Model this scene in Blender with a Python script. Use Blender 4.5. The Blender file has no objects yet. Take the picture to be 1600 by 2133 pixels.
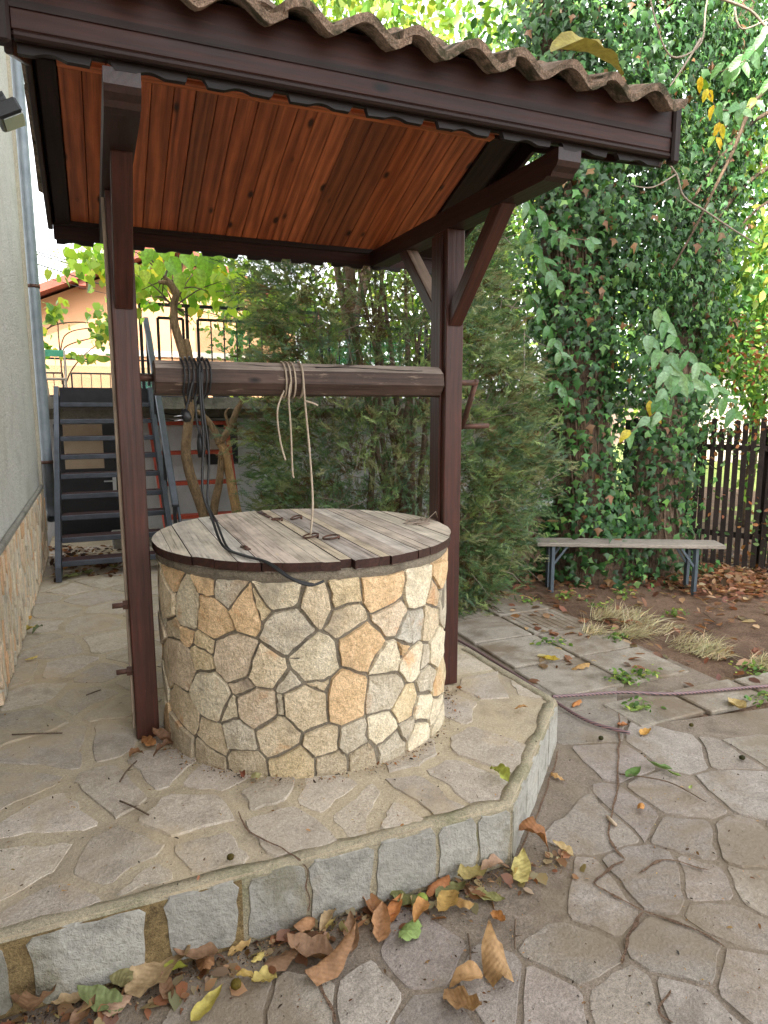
import bpy, math, random
import numpy as np
from mathutils import Vector, Matrix, noise

R = math.radians
random.seed(7); rng = np.random.default_rng(7)
sc = bpy.context.scene
col = sc.collection

# ------------------------------------------------------------------ camera, sky, sun, exposure
CAM = Vector((-0.8876, -3.0796, 1.45)); PITCH = R(8.83); YAW = R(22.83); FPX = 1414.3
cd = bpy.data.cameras.new('camera'); cam = bpy.data.objects.new('camera', cd); col.objects.link(cam)
cd.sensor_fit = 'VERTICAL'; cd.sensor_height = 36; cd.lens = 36 * FPX / 2133
cd.clip_start = 0.05; cd.clip_end = 600
cam.location = CAM; cam.rotation_euler = (R(90) - PITCH, 0, -YAW)
sc.camera = cam

SUN_DIR = Vector((0.76, 0.65, -0.66)).normalized()          # the way the light travels: in over the house
wd = bpy.data.worlds.new('World'); sc.world = wd; wd.use_nodes = True
nt = wd.node_tree; nt.nodes.clear()
sky = nt.nodes.new('ShaderNodeTexSky'); sky.sky_type = 'NISHITA'; sky.sun_disc = False
sky.sun_elevation = math.asin(-SUN_DIR.z); sky.sun_rotation = math.atan2(-SUN_DIR.x, -SUN_DIR.y)
sky.air_density = 1.0; sky.dust_density = 3.0; sky.ozone_density = 1.0
hs = nt.nodes.new('ShaderNodeHueSaturation'); hs.inputs['Saturation'].default_value = 0.14
bg = nt.nodes.new('ShaderNodeBackground'); bg.inputs[1].default_value = 0.15
wo = nt.nodes.new('ShaderNodeOutputWorld')
nt.links.new(sky.outputs[0], hs.inputs['Color']); nt.links.new(hs.outputs[0], bg.inputs[0]); nt.links.new(bg.outputs[0], wo.inputs[0])
sd = bpy.data.lights.new('sun', 'SUN'); sd.energy = 2.6; sd.angle = R(0.6); sd.color = (1.0, 0.95, 0.86)
sun = bpy.data.objects.new('sun', sd); col.objects.link(sun); sun.location = (-8, -8, 14)
sun.rotation_euler = (-SUN_DIR).to_track_quat('Z', 'Y').to_euler()
sc.view_settings.view_transform = 'Standard'; sc.view_settings.look = 'None'
sc.view_settings.exposure = 2.75; sc.view_settings.gamma = 1.0; sc.view_settings.use_curve_mapping = False
sc.cycles.max_bounces = 8; sc.cycles.diffuse_bounces = 4; sc.cycles.transparent_max_bounces = 8
sc.cycles.use_denoising = True

# ------------------------------------------------------------------ helpers
GZ = -0.25                                                    # yard level; the well's platform is z = 0
def lin(h):
    h = h.lstrip('#'); o = []
    for i in (0, 2, 4):
        c = int(h[i:i+2], 16) / 255
        o.append(c / 12.92 if c <= 0.04045 else ((c + 0.055) / 1.055) ** 2.4)
    return tuple(o)
def at(u, v, **k):
    """measured picture point -> the place it lies on the plane a/b/z = const"""
    xc = (u - 800) / FPX; yc = -(v - 1066.5) / FPX
    fw = math.cos(PITCH) + yc * math.sin(PITCH)
    d = Vector((xc * math.cos(YAW) + fw * math.sin(YAW), -xc * math.sin(YAW) + fw * math.cos(YAW), -math.sin(PITCH) + yc * math.cos(PITCH)))
    ax, val = list(k.items())[0]; i = 'abz'.index(ax)
    return CAM + d * ((val - CAM[i]) / d[i])
ORG = {}
def org(o): return ORG.get(o.name, Vector((0, 0, 0))) if o else Vector((0, 0, 0))
def tag(o, label=None, cat=None, group=None, kind=None):
    if label: o['label'] = label
    if cat: o['category'] = cat
    if group: o['group'] = group
    if kind: o['kind'] = kind
    return o
def thing(name, label, cat, loc=(0, 0, 0), group=None):
    o = bpy.data.objects.new(name, None); col.objects.link(o); o.empty_display_size = 0.1
    o.location = loc; ORG[o.name] = Vector(loc)
    return tag(o, label, cat, group)
def put(name, me, mat, parent=None, loc=(0, 0, 0), rot=None, color=None):
    o = bpy.data.objects.new(name, me); col.objects.link(o)
    loc = Vector(loc); ORG[o.name] = loc
    if rot is not None: o.rotation_mode = 'QUATERNION'; o.rotation_quaternion = rot.to_quaternion()
    if parent: o.parent = parent
    o.location = loc - org(parent)
    if mat and not me.materials: me.materials.append(mat)
    if color: o.color = (*color, 1)
    return o
class MB:
    def __init__(s): s.v = []; s.f = []; s.sm = []
    def add(s, vs, fs, smooth=False):
        n = len(s.v); s.v += [tuple(v) for v in vs]; s.f += [tuple(i + n for i in f) for f in fs]; s.sm += [smooth] * len(fs); return s
    def box(s, c, size, rot=None, bev=0.0):
        hx, hy, hz = [x / 2 for x in size]; c = Vector(c)
        if bev <= 0:
            P = [Vector((x, y, z)) for x in (-hx, hx) for y in (-hy, hy) for z in (-hz, hz)]
            F = [(0, 1, 3, 2), (4, 6, 7, 5), (0, 4, 5, 1), (2, 3, 7, 6), (0, 2, 6, 4), (1, 5, 7, 3)]
        else:
            b = min(bev, hx * .9, hy * .9, hz * .9); P = []; idx = {}
            for sx in (-1, 1):
                for sy in (-1, 1):
                    for sz in (-1, 1):
                        for k in range(3):
                            p = [sx * (hx - b), sy * (hy - b), sz * (hz - b)]; p[k] = (sx * hx, sy * hy, sz * hz)[k]
                            idx[(sx, sy, sz, k)] = len(P); P.append(Vector(p))
            F = []; q = lambda a, b_, c_, k: idx[(a, b_, c_, k)]
            for g in (-1, 1):
                a = [q(g, -1, -1, 0), q(g, 1, -1, 0), q(g, 1, 1, 0), q(g, -1, 1, 0)]; F.append(a if g > 0 else a[::-1])
                a = [q(-1, g, -1, 1), q(-1, g, 1, 1), q(1, g, 1, 1), q(1, g, -1, 1)]; F.append(a if g > 0 else a[::-1])
                a = [q(-1, -1, g, 2), q(1, -1, g, 2), q(1, 1, g, 2), q(-1, 1, g, 2)]; F.append(a if g > 0 else a[::-1])
            for s1 in (-1, 1):
                for s2 in (-1, 1):
                    F.append([q(s1, s2, -1, 0), q(s1, s2, -1, 1), q(s1, s2, 1, 1), q(s1, s2, 1, 0)])
                    F.append([q(s1, -1, s2, 0), q(s1, -1, s2, 2), q(s1, 1, s2, 2), q(s1, 1, s2, 0)])
                    F.append([q(-1, s1, s2, 1), q(-1, s1, s2, 2), q(1, s1, s2, 2), q(1, s1, s2, 1)])
                    for s3 in (-1, 1): F.append([q(s1, s2, s3, 0), q(s1, s2, s3, 1), q(s1, s2, s3, 2)])
        if rot is not None: P = [rot @ p for p in P]
        return s.add([p + c for p in P], F)
    def bar(s, p, q, w, h, up=(0, 0, 1), bev=0.0):
        p = Vector(p); q = Vector(q); x = (q - p); L = x.length; x.normalize(); up = Vector(up)
        y = up.cross(x); y.normalize(); z = x.cross(y)
        return s.box((p + q) / 2, (L, w, h), Matrix((x, y, z)).transposed(), bev)
    def tube(s, pts, rad, n=8, caps=True, smooth=True, wob=0.0):
        pts = [Vector(p) for p in pts]
        if not hasattr(rad, '__len__'): rad = [rad] * len(pts)
        vs = []; fs = []; prev = None
        for i, p in enumerate(pts):
            t = (pts[min(i + 1, len(pts) - 1)] - pts[max(i - 1, 0)]).normalized()
            if prev is None: u = t.orthogonal().normalized()
            else: u = (prev - t * prev.dot(t)); u = u.normalized() if u.length > 1e-6 else t.orthogonal().normalized()
            prev = u; w = t.cross(u)
            for k in range(n):
                a = 2 * math.pi * k / n; d = u * math.cos(a) + w * math.sin(a); r = rad[i]
                if wob: r *= 1 + wob * noise.noise((p + d * r) * (2.2 / max(rad[0], .02)) * .35) + wob * .5 * math.cos(5 * a + i * .1)
                vs.append(p + d * r)
        m = len(pts)
        for i in range(m - 1):
            for k in range(n):
                a = i * n + k; b = i * n + (k + 1) % n; fs.append((a, b, b + n, a + n))
        if caps: fs.append(tuple(range(n))[::-1]); fs.append(tuple((m - 1) * n + k for k in range(n)))
        return s.add(vs, fs, smooth)
    def prism(s, poly, d0, d1, fr):
        """poly of (p,q) swept from depth d0 to d1; fr(p,q,d) -> world"""
        n = len(poly); vs = [fr(p, q, d0) for p, q in poly] + [fr(p, q, d1) for p, q in poly]
        fs = [(i, (i + 1) % n, n + (i + 1) % n, n + i) for i in range(n)] + [tuple(range(n))[::-1], tuple(range(n, 2 * n))]
        return s.add(vs, fs)
    def mesh(s, name, off=(0, 0, 0)):
        me = bpy.data.meshes.new(name); off = Vector(off)
        me.from_pydata([Vector(v) - off for v in s.v], [], s.f)
        me.polygons.foreach_set('use_smooth', s.sm)
        me.validate(); me.update()
        import bmesh
        bm = bmesh.new(); bm.from_mesh(me); bmesh.ops.recalc_face_normals(bm, faces=bm.faces[:]); bm.to_mesh(me); bm.free()
        return me
    def build(s, name, mat, parent=None, loc=None, color=None):
        if loc is None:
            a = np.array(s.v); loc = (a.min(0) + a.max(0)) / 2
        return put(name, s.mesh(name, loc), mat, parent, loc, None, color)
def smooth_path(pts, n=6):
    pts = [Vector(p) for p in pts]; out = []
    for i in range(len(pts) - 1):
        p0, p1, p2, p3 = pts[max(i - 1, 0)], pts[i], pts[i + 1], pts[min(i + 2, len(pts) - 1)]
        for k in range(n):
            t = k / n
            out.append(.5 * ((2 * p1) + (p2 - p0) * t + (2 * p0 - 5 * p1 + 4 * p2 - p3) * t * t + (3 * p1 - p0 - 3 * p2 + p3) * t ** 3))
    return out + [pts[-1]]

# ------------------------------------------------------------------ materials
class NT:
    def __init__(s, name):
        s.m = bpy.data.materials.new(name); s.m.use_nodes = True; s.t = s.m.node_tree; s.t.nodes.clear()
        s.out = s.n('ShaderNodeOutputMaterial'); s.b = s.n('ShaderNodeBsdfPrincipled'); s.l(s.b.outputs[0], s.out.inputs[0])
    def n(s, t, **k):
        x = s.t.nodes.new(t)
        for a, v in k.items(): setattr(x, a, v)
        return x
    def l(s, a, b): s.t.links.new(a, b)
    def coords(s, kind='Object', scale=(1, 1, 1), rnd=True):
        mp = s.n('ShaderNodeMapping'); mp.inputs['Scale'].default_value = scale
        if kind == 'World': s.l(s.n('ShaderNodeNewGeometry').outputs['Position'], mp.inputs[0])
        else:
            tc = s.n('ShaderNodeTexCoord')
            if rnd:
                oi = s.n('ShaderNodeObjectInfo'); ml = s.n('ShaderNodeVectorMath', operation='SCALE'); cb = s.n('ShaderNodeCombineXYZ')
                for i in range(3): s.l(oi.outputs['Random'], cb.inputs[i])
                s.l(cb.outputs[0], ml.inputs[0]); ml.inputs['Scale'].default_value = 37.0
                ad = s.n('ShaderNodeVectorMath', operation='ADD'); s.l(tc.outputs[kind], ad.inputs[0]); s.l(ml.outputs[0], ad.inputs[1]); s.l(ad.outputs[0], mp.inputs[0])
            else: s.l(tc.outputs[kind], mp.inputs[0])
        return mp.outputs[0]
    def noise(s, co, scale, detail=5, rough=.6, dist=0):
        x = s.n('ShaderNodeTexNoise'); x.inputs['Scale'].default_value = scale; x.inputs['Detail'].default_value = detail
        x.inputs['Roughness'].default_value = rough; x.inputs['Distortion'].default_value = dist; s.l(co, x.inputs['Vector']); return x.outputs['Fac']
    def ramp(s, f, stops):
        x = s.n('ShaderNodeValToRGB'); e = x.color_ramp.elements
        while len(e) < len(stops): e.new(.5)
        for i, (p, c) in enumerate(stops): e[i].position = p; e[i].color = (*c, 1) if len(c) == 3 else c
        s.l(f, x.inputs[0]); return x.outputs[0]
    def mix(s, f, a, b, mode='MIX'):
        x = s.n('ShaderNodeMix', data_type='RGBA', blend_type=mode)
        for val, inp in ((f, x.inputs[0]), (a, x.inputs[6]), (b, x.inputs[7])):
            if isinstance(val, (int, float)): inp.default_value = val
            elif isinstance(val, tuple): inp.default_value = (*val, 1) if len(val) == 3 else val
            else: s.l(val, inp)
        return x.outputs[2]
    def math(s, op, a, b=None):
        x = s.n('ShaderNodeMath', operation=op)
        for i, val in enumerate((a, b)):
            if val is None: continue
            if isinstance(val, (int, float)): x.inputs[i].default_value = val
            else: s.l(val, x.inputs[i])
        return x.outputs[0]
    def bump(s, f, strength=.4, dist=.01):
        x = s.n('ShaderNodeBump'); x.inputs['Strength'].default_value = strength; x.inputs['Distance'].default_value = dist
        s.l(f, x.inputs['Height']); s.l(x.outputs[0], s.b.inputs['Normal'])
    def done(s, c, rough=.7, spec=.35, metal=0):
        if isinstance(c, tuple): s.b.inputs['Base Color'].default_value = (*c, 1)
        else: s.l(c, s.b.inputs['Base Color'])
        if isinstance(rough, (int, float)): s.b.inputs['Roughness'].default_value = rough
        else: s.l(rough, s.b.inputs['Roughness'])
        s.b.inputs['Specular IOR Level'].default_value = spec; s.b.inputs['Metallic'].default_value = metal
        return s.m
GAIN = {'yard_flagstone': 1.16, 'yard_mortar': 1.10, 'flagstone': 1.3, 'sand_mortar': 1.25, 'soil': 1.3, 'sandstone': 1.22, 'mortar': .95, 'cladding_stone': 1.2, 'cellar_plaster': 1.25, 'stucco': 1.08, 'paver': 1.1, 'step_stone': 1.08, 'edge_cement': 1.1}
def rough_mat(name, cols, scale=6, rough=.85, bump=.5, bscale=70, bdist=.01, kind='Object', objcol=False, vary=.0, fine=.25, spec=.25, stretch=(1, 1, 1), dirt=None, metal=0, wdirt=None, stain=None):
    s = NT(name); co = s.coords(kind, stretch)
    f = s.noise(co, scale, 6, .62, .3)
    st = [(0.28 + .44 * i / max(1, len(cols) - 1), lin(c)) for i, c in enumerate(cols)]
    c = s.ramp(f, st)
    g = s.noise(co, bscale, 4, .7)
    if fine: c = s.mix(fine, c, s.ramp(g, [(.3, (.15,) * 3), (.7, (1.0,) * 3)]), 'MULTIPLY') if False else s.mix(1.0, c, s.ramp(g, [(.25, (1 - fine,) * 3), (.75, (1 + fine * .6,) * 3)]), 'MULTIPLY')
    if fine > .2:
        g2 = s.noise(co, bscale * 3.6, 2, .6); c = s.mix(1.0, c, s.ramp(g2, [(.30, (1 - fine * 1.1,) * 3), (.48, (1, 1, 1)), (.72, (1 + fine * .7,) * 3)]), 'MULTIPLY')
    if dirt:
        d = s.noise(co, dirt[1], 5, .65); c = s.mix(s.ramp(d, [(dirt[2], (0, 0, 0)), (dirt[2] + .14, (1, 1, 1))]), c, lin(dirt[0]))
    if stain:
        d = s.noise(co, stain[1], 4, .6, .6); c = s.mix(s.math('MULTIPLY', s.ramp(d, [(stain[2], (0, 0, 0)), (stain[2] + .16, (1, 1, 1))]), .65), c, lin(stain[0]))
    if objcol:
        oi = s.n('ShaderNodeObjectInfo'); c = s.mix(1.0, c, oi.outputs['Color'], 'MULTIPLY')
    if vary:
        oi = s.n('ShaderNodeObjectInfo'); v = s.ramp(oi.outputs['Random'], [(0, (1 - vary,) * 3), (1, (1 + vary,) * 3)]); c = s.mix(1.0, c, v, 'MULTIPLY')
    for wc, wsc, wt, wa in (wdirt or ()):
        d = s.noise(s.coords('World'), wsc, 8, .68, .4); c = s.mix(s.math('MULTIPLY', s.ramp(d, [(wt, (0, 0, 0)), (wt + .13, (1, 1, 1))]), wa), c, lin(wc))
    if name in GAIN: c = s.mix(1.0, c, (GAIN[name] * 1.02, GAIN[name], GAIN[name] * .95), 'MULTIPLY')
    h = s.math('ADD', s.math('MULTIPLY', s.noise(co, bscale * .3, 5, .65), .7), s.math('MULTIPLY', g, .6))
    s.bump(h, min(1.0, bump * 1.25), bdist * 1.2)
    return s.done(c, rough, spec, metal)
def wood_mat(name, light, dark, ring=16, rough=.5, spec=.4, knots=True, vary=.25, worn=None, bump=.25, stretch=.16, rm=.2, streak=.35, objcol=False):
    s = NT(name); co = s.coords('Object', (stretch, 1, 1))
    w = s.n('ShaderNodeTexWave', wave_type='RINGS', rings_direction='X'); w.inputs['Scale'].default_value = ring
    w.inputs['Distortion'].default_value = 5.5; w.inputs['Detail'].default_value = 2.5; w.inputs['Detail Scale'].default_value = 1.3
    s.l(co, w.inputs['Vector'])
    f = s.noise(s.coords('Object', (1.2, 30, 30)), 3, 4, .6)
    k = s.math('ADD', s.math('MULTIPLY', w.outputs['Fac'], rm), s.math('MULTIPLY', f, 1.04 - rm))
    c = s.ramp(k, [(.12, lin(dark)), (.5, tuple(.5 * (a + b) for a, b in zip(lin(light), lin(dark)))), (.82, lin(light))])
    if knots:
        v = s.n('ShaderNodeTexVoronoi'); v.inputs['Scale'].default_value = 1.0; s.l(s.coords('Object', (3.2, 7, 7)), v.inputs['Vector'])
        c = s.mix(s.ramp(v.outputs['Distance'], [(.06, (1, 1, 1)), (.13, (0, 0, 0))]), c, tuple(x * .18 for x in lin(dark)))
    if worn:
        d = s.noise(s.coords('Object', (2.2, 14, 14)), worn[1], 5, .7); c = s.mix(s.ramp(d, [(worn[2], (0, 0, 0)), (worn[2] + .12, (1, 1, 1))]), c, lin(worn[0]))
    if streak:
        st = s.noise(s.coords('Object', (2.5, 75, 75)), 1.0, 3, .7); c = s.mix(1.0, c, s.ramp(st, [(.30, (1 - streak * 1.5,) * 3), (.46, (1, 1, 1)), (.75, (1 + streak * .5,) * 3)]), 'MULTIPLY')
        pt = s.noise(s.coords('Object', (3, 5, 5)), 1.3, 5, .65); c = s.mix(1.0, c, s.ramp(pt, [(.3, (1 - streak,) * 3), (.7, (1 + streak * .6,) * 3)]), 'MULTIPLY')
    if objcol: c = s.mix(1.0, c, s.n('ShaderNodeObjectInfo').outputs['Color'], 'MULTIPLY')
    if vary:
        oi = s.n('ShaderNodeObjectInfo'); c = s.mix(1.0, c, s.ramp(oi.outputs['Random'], [(0, (1 - vary,) * 3), (.33, (1, .90, .85)), (.66, (1.05, 1.0, .9)), (1, (1 + vary,) * 3)]), 'MULTIPLY')
    s.bump(k, bump, .004)
    return s.done(c, s.math('ADD', s.math('MULTIPLY', f, .25), rough - .12), spec)
def leaf_mat(name, attr=True, trans=.40, rough=.45, spec=.4, gain=1.35):
    s = NT(name)
    if attr: a = s.n('ShaderNodeAttribute', attribute_name='col').outputs['Color']
    else:
        a = s.n('ShaderNodeObjectInfo').outputs['Color']
        f = s.noise(s.coords('Object'), 45, 4, .6); a = s.mix(1.0, a, s.ramp(f, [(.3, (.62, .58, .5)), (.7, (1.2, 1.2, 1.15))]), 'MULTIPLY')
        w = s.n('ShaderNodeTexWave', wave_type='BANDS', bands_direction='DIAGONAL'); w.inputs['Scale'].default_value = 28; w.inputs['Distortion'].default_value = 1.5
        s.l(s.coords('Object'), w.inputs['Vector']); s.bump(w.outputs['Fac'], .35, .003)
    s.done(a, rough, spec)
    tr = s.n('ShaderNodeBsdfTranslucent'); s.l(s.mix(1.0, a, (gain * 1.05, gain, gain * .55), 'MULTIPLY'), tr.inputs[0])
    mx = s.n('ShaderNodeMixShader'); mx.inputs[0].default_value = trans
    s.l(s.b.outputs[0], mx.inputs[1]); s.l(tr.outputs[0], mx.inputs[2]); s.l(mx.outputs[0], s.out.inputs[0])
    return s.m
def metal_mat(name, c, rough=.5, metal=.6, c2=None, scale=9):
    s = NT(name); co = s.coords('Object')
    f = s.noise(co, scale, 5, .65)
    cc = s.ramp(f, [(.35, lin(c)), (.65, lin(c2 or c))]); s.bump(s.noise(co, 120, 3), .08, .002)
    return s.done(cc, rough, .4, metal)

M = {}
M['sandstone'] = rough_mat('sandstone', ['#a89c88', '#d2c8b5', '#bcb09a', '#dad1c0'], 11, .9, 1.0, 80, .016, objcol=True, fine=.34, dirt=('#8f877b', 5, .57), stain=('#bb8550', 6, .60))
M['mortar'] = rough_mat('mortar', ['#6b645a', '#8d8476', '#787063'], 7, .95, .9, 80, .012, fine=.35)
M['rim_mortar'] = rough_mat('rim_mortar', ['#857a68', '#a89a82', '#6d6353'], 6, .95, .8, 70, .012, fine=.3)
M['flag'] = rough_mat('flagstone', ['#877f75', '#a29a90', '#8f867a'], 5, .88, .7, 75, .008, objcol=True, fine=.3, vary=.12, wdirt=(('#9f9079', 1.9, .50, .7), ('#6d6254', 4.0, .60, .6), ('#8d8172', 2.6, .55, .6)))
M['yard_flag'] = rough_mat('yard_flagstone', ['#736c66', '#8f8882', '#7f7771'], 4.5, .88, .8, 75, .008, objcol=True, fine=.32, vary=.12, wdirt=(('#746859', 1.7, .47, .8), ('#51463c', 4.5, .61, .6), ('#92887b', 3.1, .58, .6)))
M['sand_joint'] = rough_mat('sand_mortar', ['#8d8270', '#a39884', '#7f7566'], 3, .95, .7, 90, .008, kind='World', fine=.3, wdirt=(('#9f9079', 1.9, .50, .7), ('#6d6254', 4.0, .60, .6), ('#8d8172', 2.6, .55, .6)))
M['pebble_joint'] = rough_mat('pebble_mortar', ['#6c583a', '#907b55', '#54452f'], 14, .95, 1.0, 130, .012, kind='World', fine=.5)
M['step_stone'] = rough_mat('step_stone', ['#75746f', '#9c9a94', '#868480'], 7, .9, 1.0, 45, .016, objcol=True, fine=.18, vary=.1, wdirt=(('#67634b', 2.4, .55, .7), ('#a39a88', 3.3, .58, .5)))
M['edge_cement'] = rough_mat('edge_cement', ['#857d6b', '#9a917d', '#64664c'], 4, .95, .8, 90, .01, kind='World', fine=.35)
M['yard_joint'] = rough_mat('yard_mortar', ['#675d54', '#81766b', '#564c44'], 3, .96, .8, 90, .008, kind='World', fine=.4, wdirt=(('#746859', 1.7, .47, .8), ('#51463c', 4.5, .61, .6), ('#92887b', 3.1, .58, .6)))
M['soil'] = rough_mat('soil', ['#574539', '#6f5a4b', '#46352b'], 1.7, .97, 1.0, 60, .03, kind='World', fine=.45, dirt=('#6d6a3a', .55, .62))
M['paver'] = rough_mat('paver', ['#7f7a72', '#989187', '#6d655a'], 4, .93, .5, 90, .006, objcol=True, fine=.3, vary=.1, wdirt=(('#6a5b4b', 1.5, .48, .75), ('#4f4338', 4.0, .60, .6)))
M['stucco'] = rough_mat('stucco', ['#c2c1bd', '#d2d1cd', '#c8c7c3'], 3, .95, 1.0, 55, .03, kind='World', fine=.38, wdirt=(('#a29d92', .8, .52, .4), ('#8f8a80', 2.6, .62, .35)))
M['clad'] = rough_mat('cladding_stone', ['#b1a592', '#c5bcab', '#a39a8b'], 12, .9, .6, 90, .008, objcol=True, fine=.25)
M['clad_joint'] = rough_mat('cladding_joint', ['#4f4941', '#635c51'], 8, .95, .5, 80, .008, fine=.3)
M['cellar'] = rough_mat('cellar_plaster', ['#9b9ca2', '#b1b3b8', '#a3a4a8'], 2, .95, .5, 60, .01, kind='World', fine=.12)
M['concrete'] = rough_mat('concrete', ['#77746c', '#908c82', '#5f5e54'], 5, .95, .6, 60, .012, kind='World', fine=.3)
M['ceil'] = wood_mat('ceiling_pine', '#c06f46', '#6f3520', 9, .42, .45, True, .34, rm=.34, streak=.24)
M['brown'] = wood_mat('brown_stain', '#3b2019', '#22110d', 14, .52, .28, True, .12, worn=('#553c32', 3, .68))
M['post'] = wood_mat('post_stain', '#4b281e', '#2e160f', 14, .45, .4, False, .1, worn=('#6e5143', 5, .66), bump=.4)
M['beam_wood'] = wood_mat('beam_stain', '#301a15', '#1b0d0b', 14, .42, .45, False, .1)
M['dark_trim'] = wood_mat('dark_trim', '#2e201c', '#1b110f', 12, .55, .25, False, .1)
M['black_trim'] = wood_mat('black_trim', '#1f1613', '#120c0a', 12, .5, .3, False, .1)
M['pale_timber'] = wood_mat('pale_wood', '#b5a99a', '#86796c', 14, .7, .2, False, .1)
M['drum'] = wood_mat('drum_wood', '#54433a', '#362821', 15, .62, .3, True, .0, worn=('#8c7a6a', 3, .6), bump=.5)
M['drum_top'] = wood_mat('drum_weathered_lit', '#a89c90', '#7d7066', 15, .8, .2, True, .0, worn=('#b5a99b', 3, .6), bump=.6, rm=.12)  # pale copy of the drum wood: weathering plus painted sky light
M['lid'] = wood_mat('lid_wood', '#d0c9be', '#aca49a', 9, .88, .12, False, .06, worn=('#c4b596', 3.2, .62), bump=.6, rm=.1, streak=.4, objcol=True)
M['lid_edge'] = wood_mat('lid_edge', '#43281f', '#2a1713', 12, .6, .3, False, .0, worn=('#7d6456', 3, .7))
M['tile'] = rough_mat('roof_tile', ['#7d6655', '#9c8674', '#66574a'], 10, .93, 1.0, 80, .014, fine=.5, vary=.12, dirt=('#4b4738', 14, .47))
M['steel'] = metal_mat('painted_steel', '#4b5058', .42, .35, '#3a3e45')
M['black_steel'] = metal_mat('black_steel', '#1b1c20', .4, .3, '#25262b')
M['tread'] = metal_mat('tread_wood', '#4a3535', .55, .0, '#3a2929', 14)
M['rust'] = metal_mat('rusty_iron', '#4d3b35', .6, .5, '#6b4b3d', 20)
M['zinc'] = metal_mat('zinc_pipe', '#8e979e', .5, .3, '#7b858c')
M['zinc_dark'] = metal_mat('old_zinc', '#5b5e60', .55, .4, '#44474a')
M['cream'] = rough_mat('cream_trim', ['#b0a894', '#bdb5a2'], 6, .9, .3, 60)
M['black_paint'] = rough_mat('black_door_paint', ['#101014', '#17171c'], 4, .4, .1, 60, fine=.1, spec=.4)
M['card'] = rough_mat('beige_board', ['#a5917b', '#b7a48e'], 4, .9, .2, 60, fine=.1)
M['silver'] = metal_mat('silver', '#b8babd', .3, .9)
M['orange_paint'] = rough_mat('orange_paint', ['#a8402a', '#bb4d33'], 7, .55, .2, 60, fine=.15, spec=.4)
M['peach'] = rough_mat('peach_render', ['#ab8060', '#b58a68'], 1.5, .95, .3, 40, kind='World', fine=.05)
M['far_white'] = rough_mat('pale_render', ['#a89e92', '#b3a99d'], 1.2, .95, .2, 30, kind='World', fine=.06)
M['eave'] = rough_mat('eave_wood', ['#7a4438', '#8b5245'], 3, .8, .3, 40)
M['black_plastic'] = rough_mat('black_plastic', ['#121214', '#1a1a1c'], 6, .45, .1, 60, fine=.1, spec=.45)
M['glass'] = rough_mat('lamp_glass', ['#8f9290', '#a5a8a5'], 4, .3, .05, 30, fine=.05, spec=.6)
M['rope'] = rough_mat('rope', ['#a3937f', '#bfb09c'], 30, .95, .6, 200, .004)
M['cable'] = rough_mat('black_cable', ['#1e1e1f', '#2a2a2b'], 8, .5, .1, 60, fine=.1, spec=.4)
M['bark'] = rough_mat('bark', ['#3a2f26', '#5b4b3c', '#2b221b'], 4, .97, 1.0, 22, .06, stretch=(1, 1, .22), fine=.5)
M['twig'] = rough_mat('twig_bark', ['#4f4136', '#6e5d4d', '#3d322a'], 12, .95, .7, 60, fine=.35)
M['pale_twig'] = rough_mat('pale_twig', ['#7c7064', '#95897b'], 14, .9, .6, 70, fine=.3)
M['lilac_bark'] = rough_mat('lilac_bark', ['#6f5a42', '#947d60', '#54432f'], 9, .95, .9, 40, .02, stretch=(1, 1, .3), fine=.4)
M['peeled'] = rough_mat('peeled_wood', ['#a8845a', '#c4a277', '#8d6c48'], 8, .9, .8, 50, .015, stretch=(1, 1, .2), fine=.35)
M['leaf'] = leaf_mat('leaf')
M['ivy'] = leaf_mat('ivy_leaf', trans=.16, rough=.42, spec=.35, gain=1.2)
M['juniper'] = leaf_mat('juniper_spray', trans=.3, rough=.7, spec=.15, gain=1.4)
M['fallen'] = leaf_mat('fallen_leaf', attr=False, trans=.15, rough=.6, spec=.3, gain=1.1)
M['live'] = leaf_mat('live_leaf', attr=False, trans=.38, rough=.42, spec=.45, gain=1.6)
M['bench'] = rough_mat('bench_wood', ['#7a7269', '#948b80'], 6, .9, .5, 40, stretch=(.2, 1, 1), fine=.3)
M['bench_leg'] = metal_mat('blue_grey_steel', '#525c64', .5, .3, '#454e55')
M['picket'] = rough_mat('picket_wood', ['#1d1714', '#2c231e'], 6, .9, .4, 40, stretch=(1, 1, .2), fine=.3)
def hose_mat():
    s = NT('garden_hose'); w = s.n('ShaderNodeTexWave', wave_type='BANDS', bands_direction='DIAGONAL'); w.inputs['Scale'].default_value = 34
    s.l(s.coords('Object', rnd=False), w.inputs['Vector'])
    return s.done(s.ramp(w.outputs['Fac'], [(.40, lin('#8a6a68')), (.62, lin('#4d444a'))]), .4, .45)
M['hose'] = hose_mat()
M['walnut'] = rough_mat('walnut_husk', ['#7c8a3a', '#94a04a'], 12, .7, .4, 60, objcol=True, fine=.25)
M['grass'] = leaf_mat('dry_grass', trans=.3, rough=.7, spec=.2, gain=1.2)
def net_mat():
    s = NT('green_net'); s.done(lin('#3f8f76'), .8, .1)
    tr = s.n('ShaderNodeBsdfTransparent'); mx = s.n('ShaderNodeMixShader'); mx.inputs[0].default_value = .5
    s.l(tr.outputs[0], mx.inputs[1]); s.l(s.b.outputs[0], mx.inputs[2]); s.l(mx.outputs[0], s.out.inputs[0]); return s.m
M['net'] = net_mat()

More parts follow.
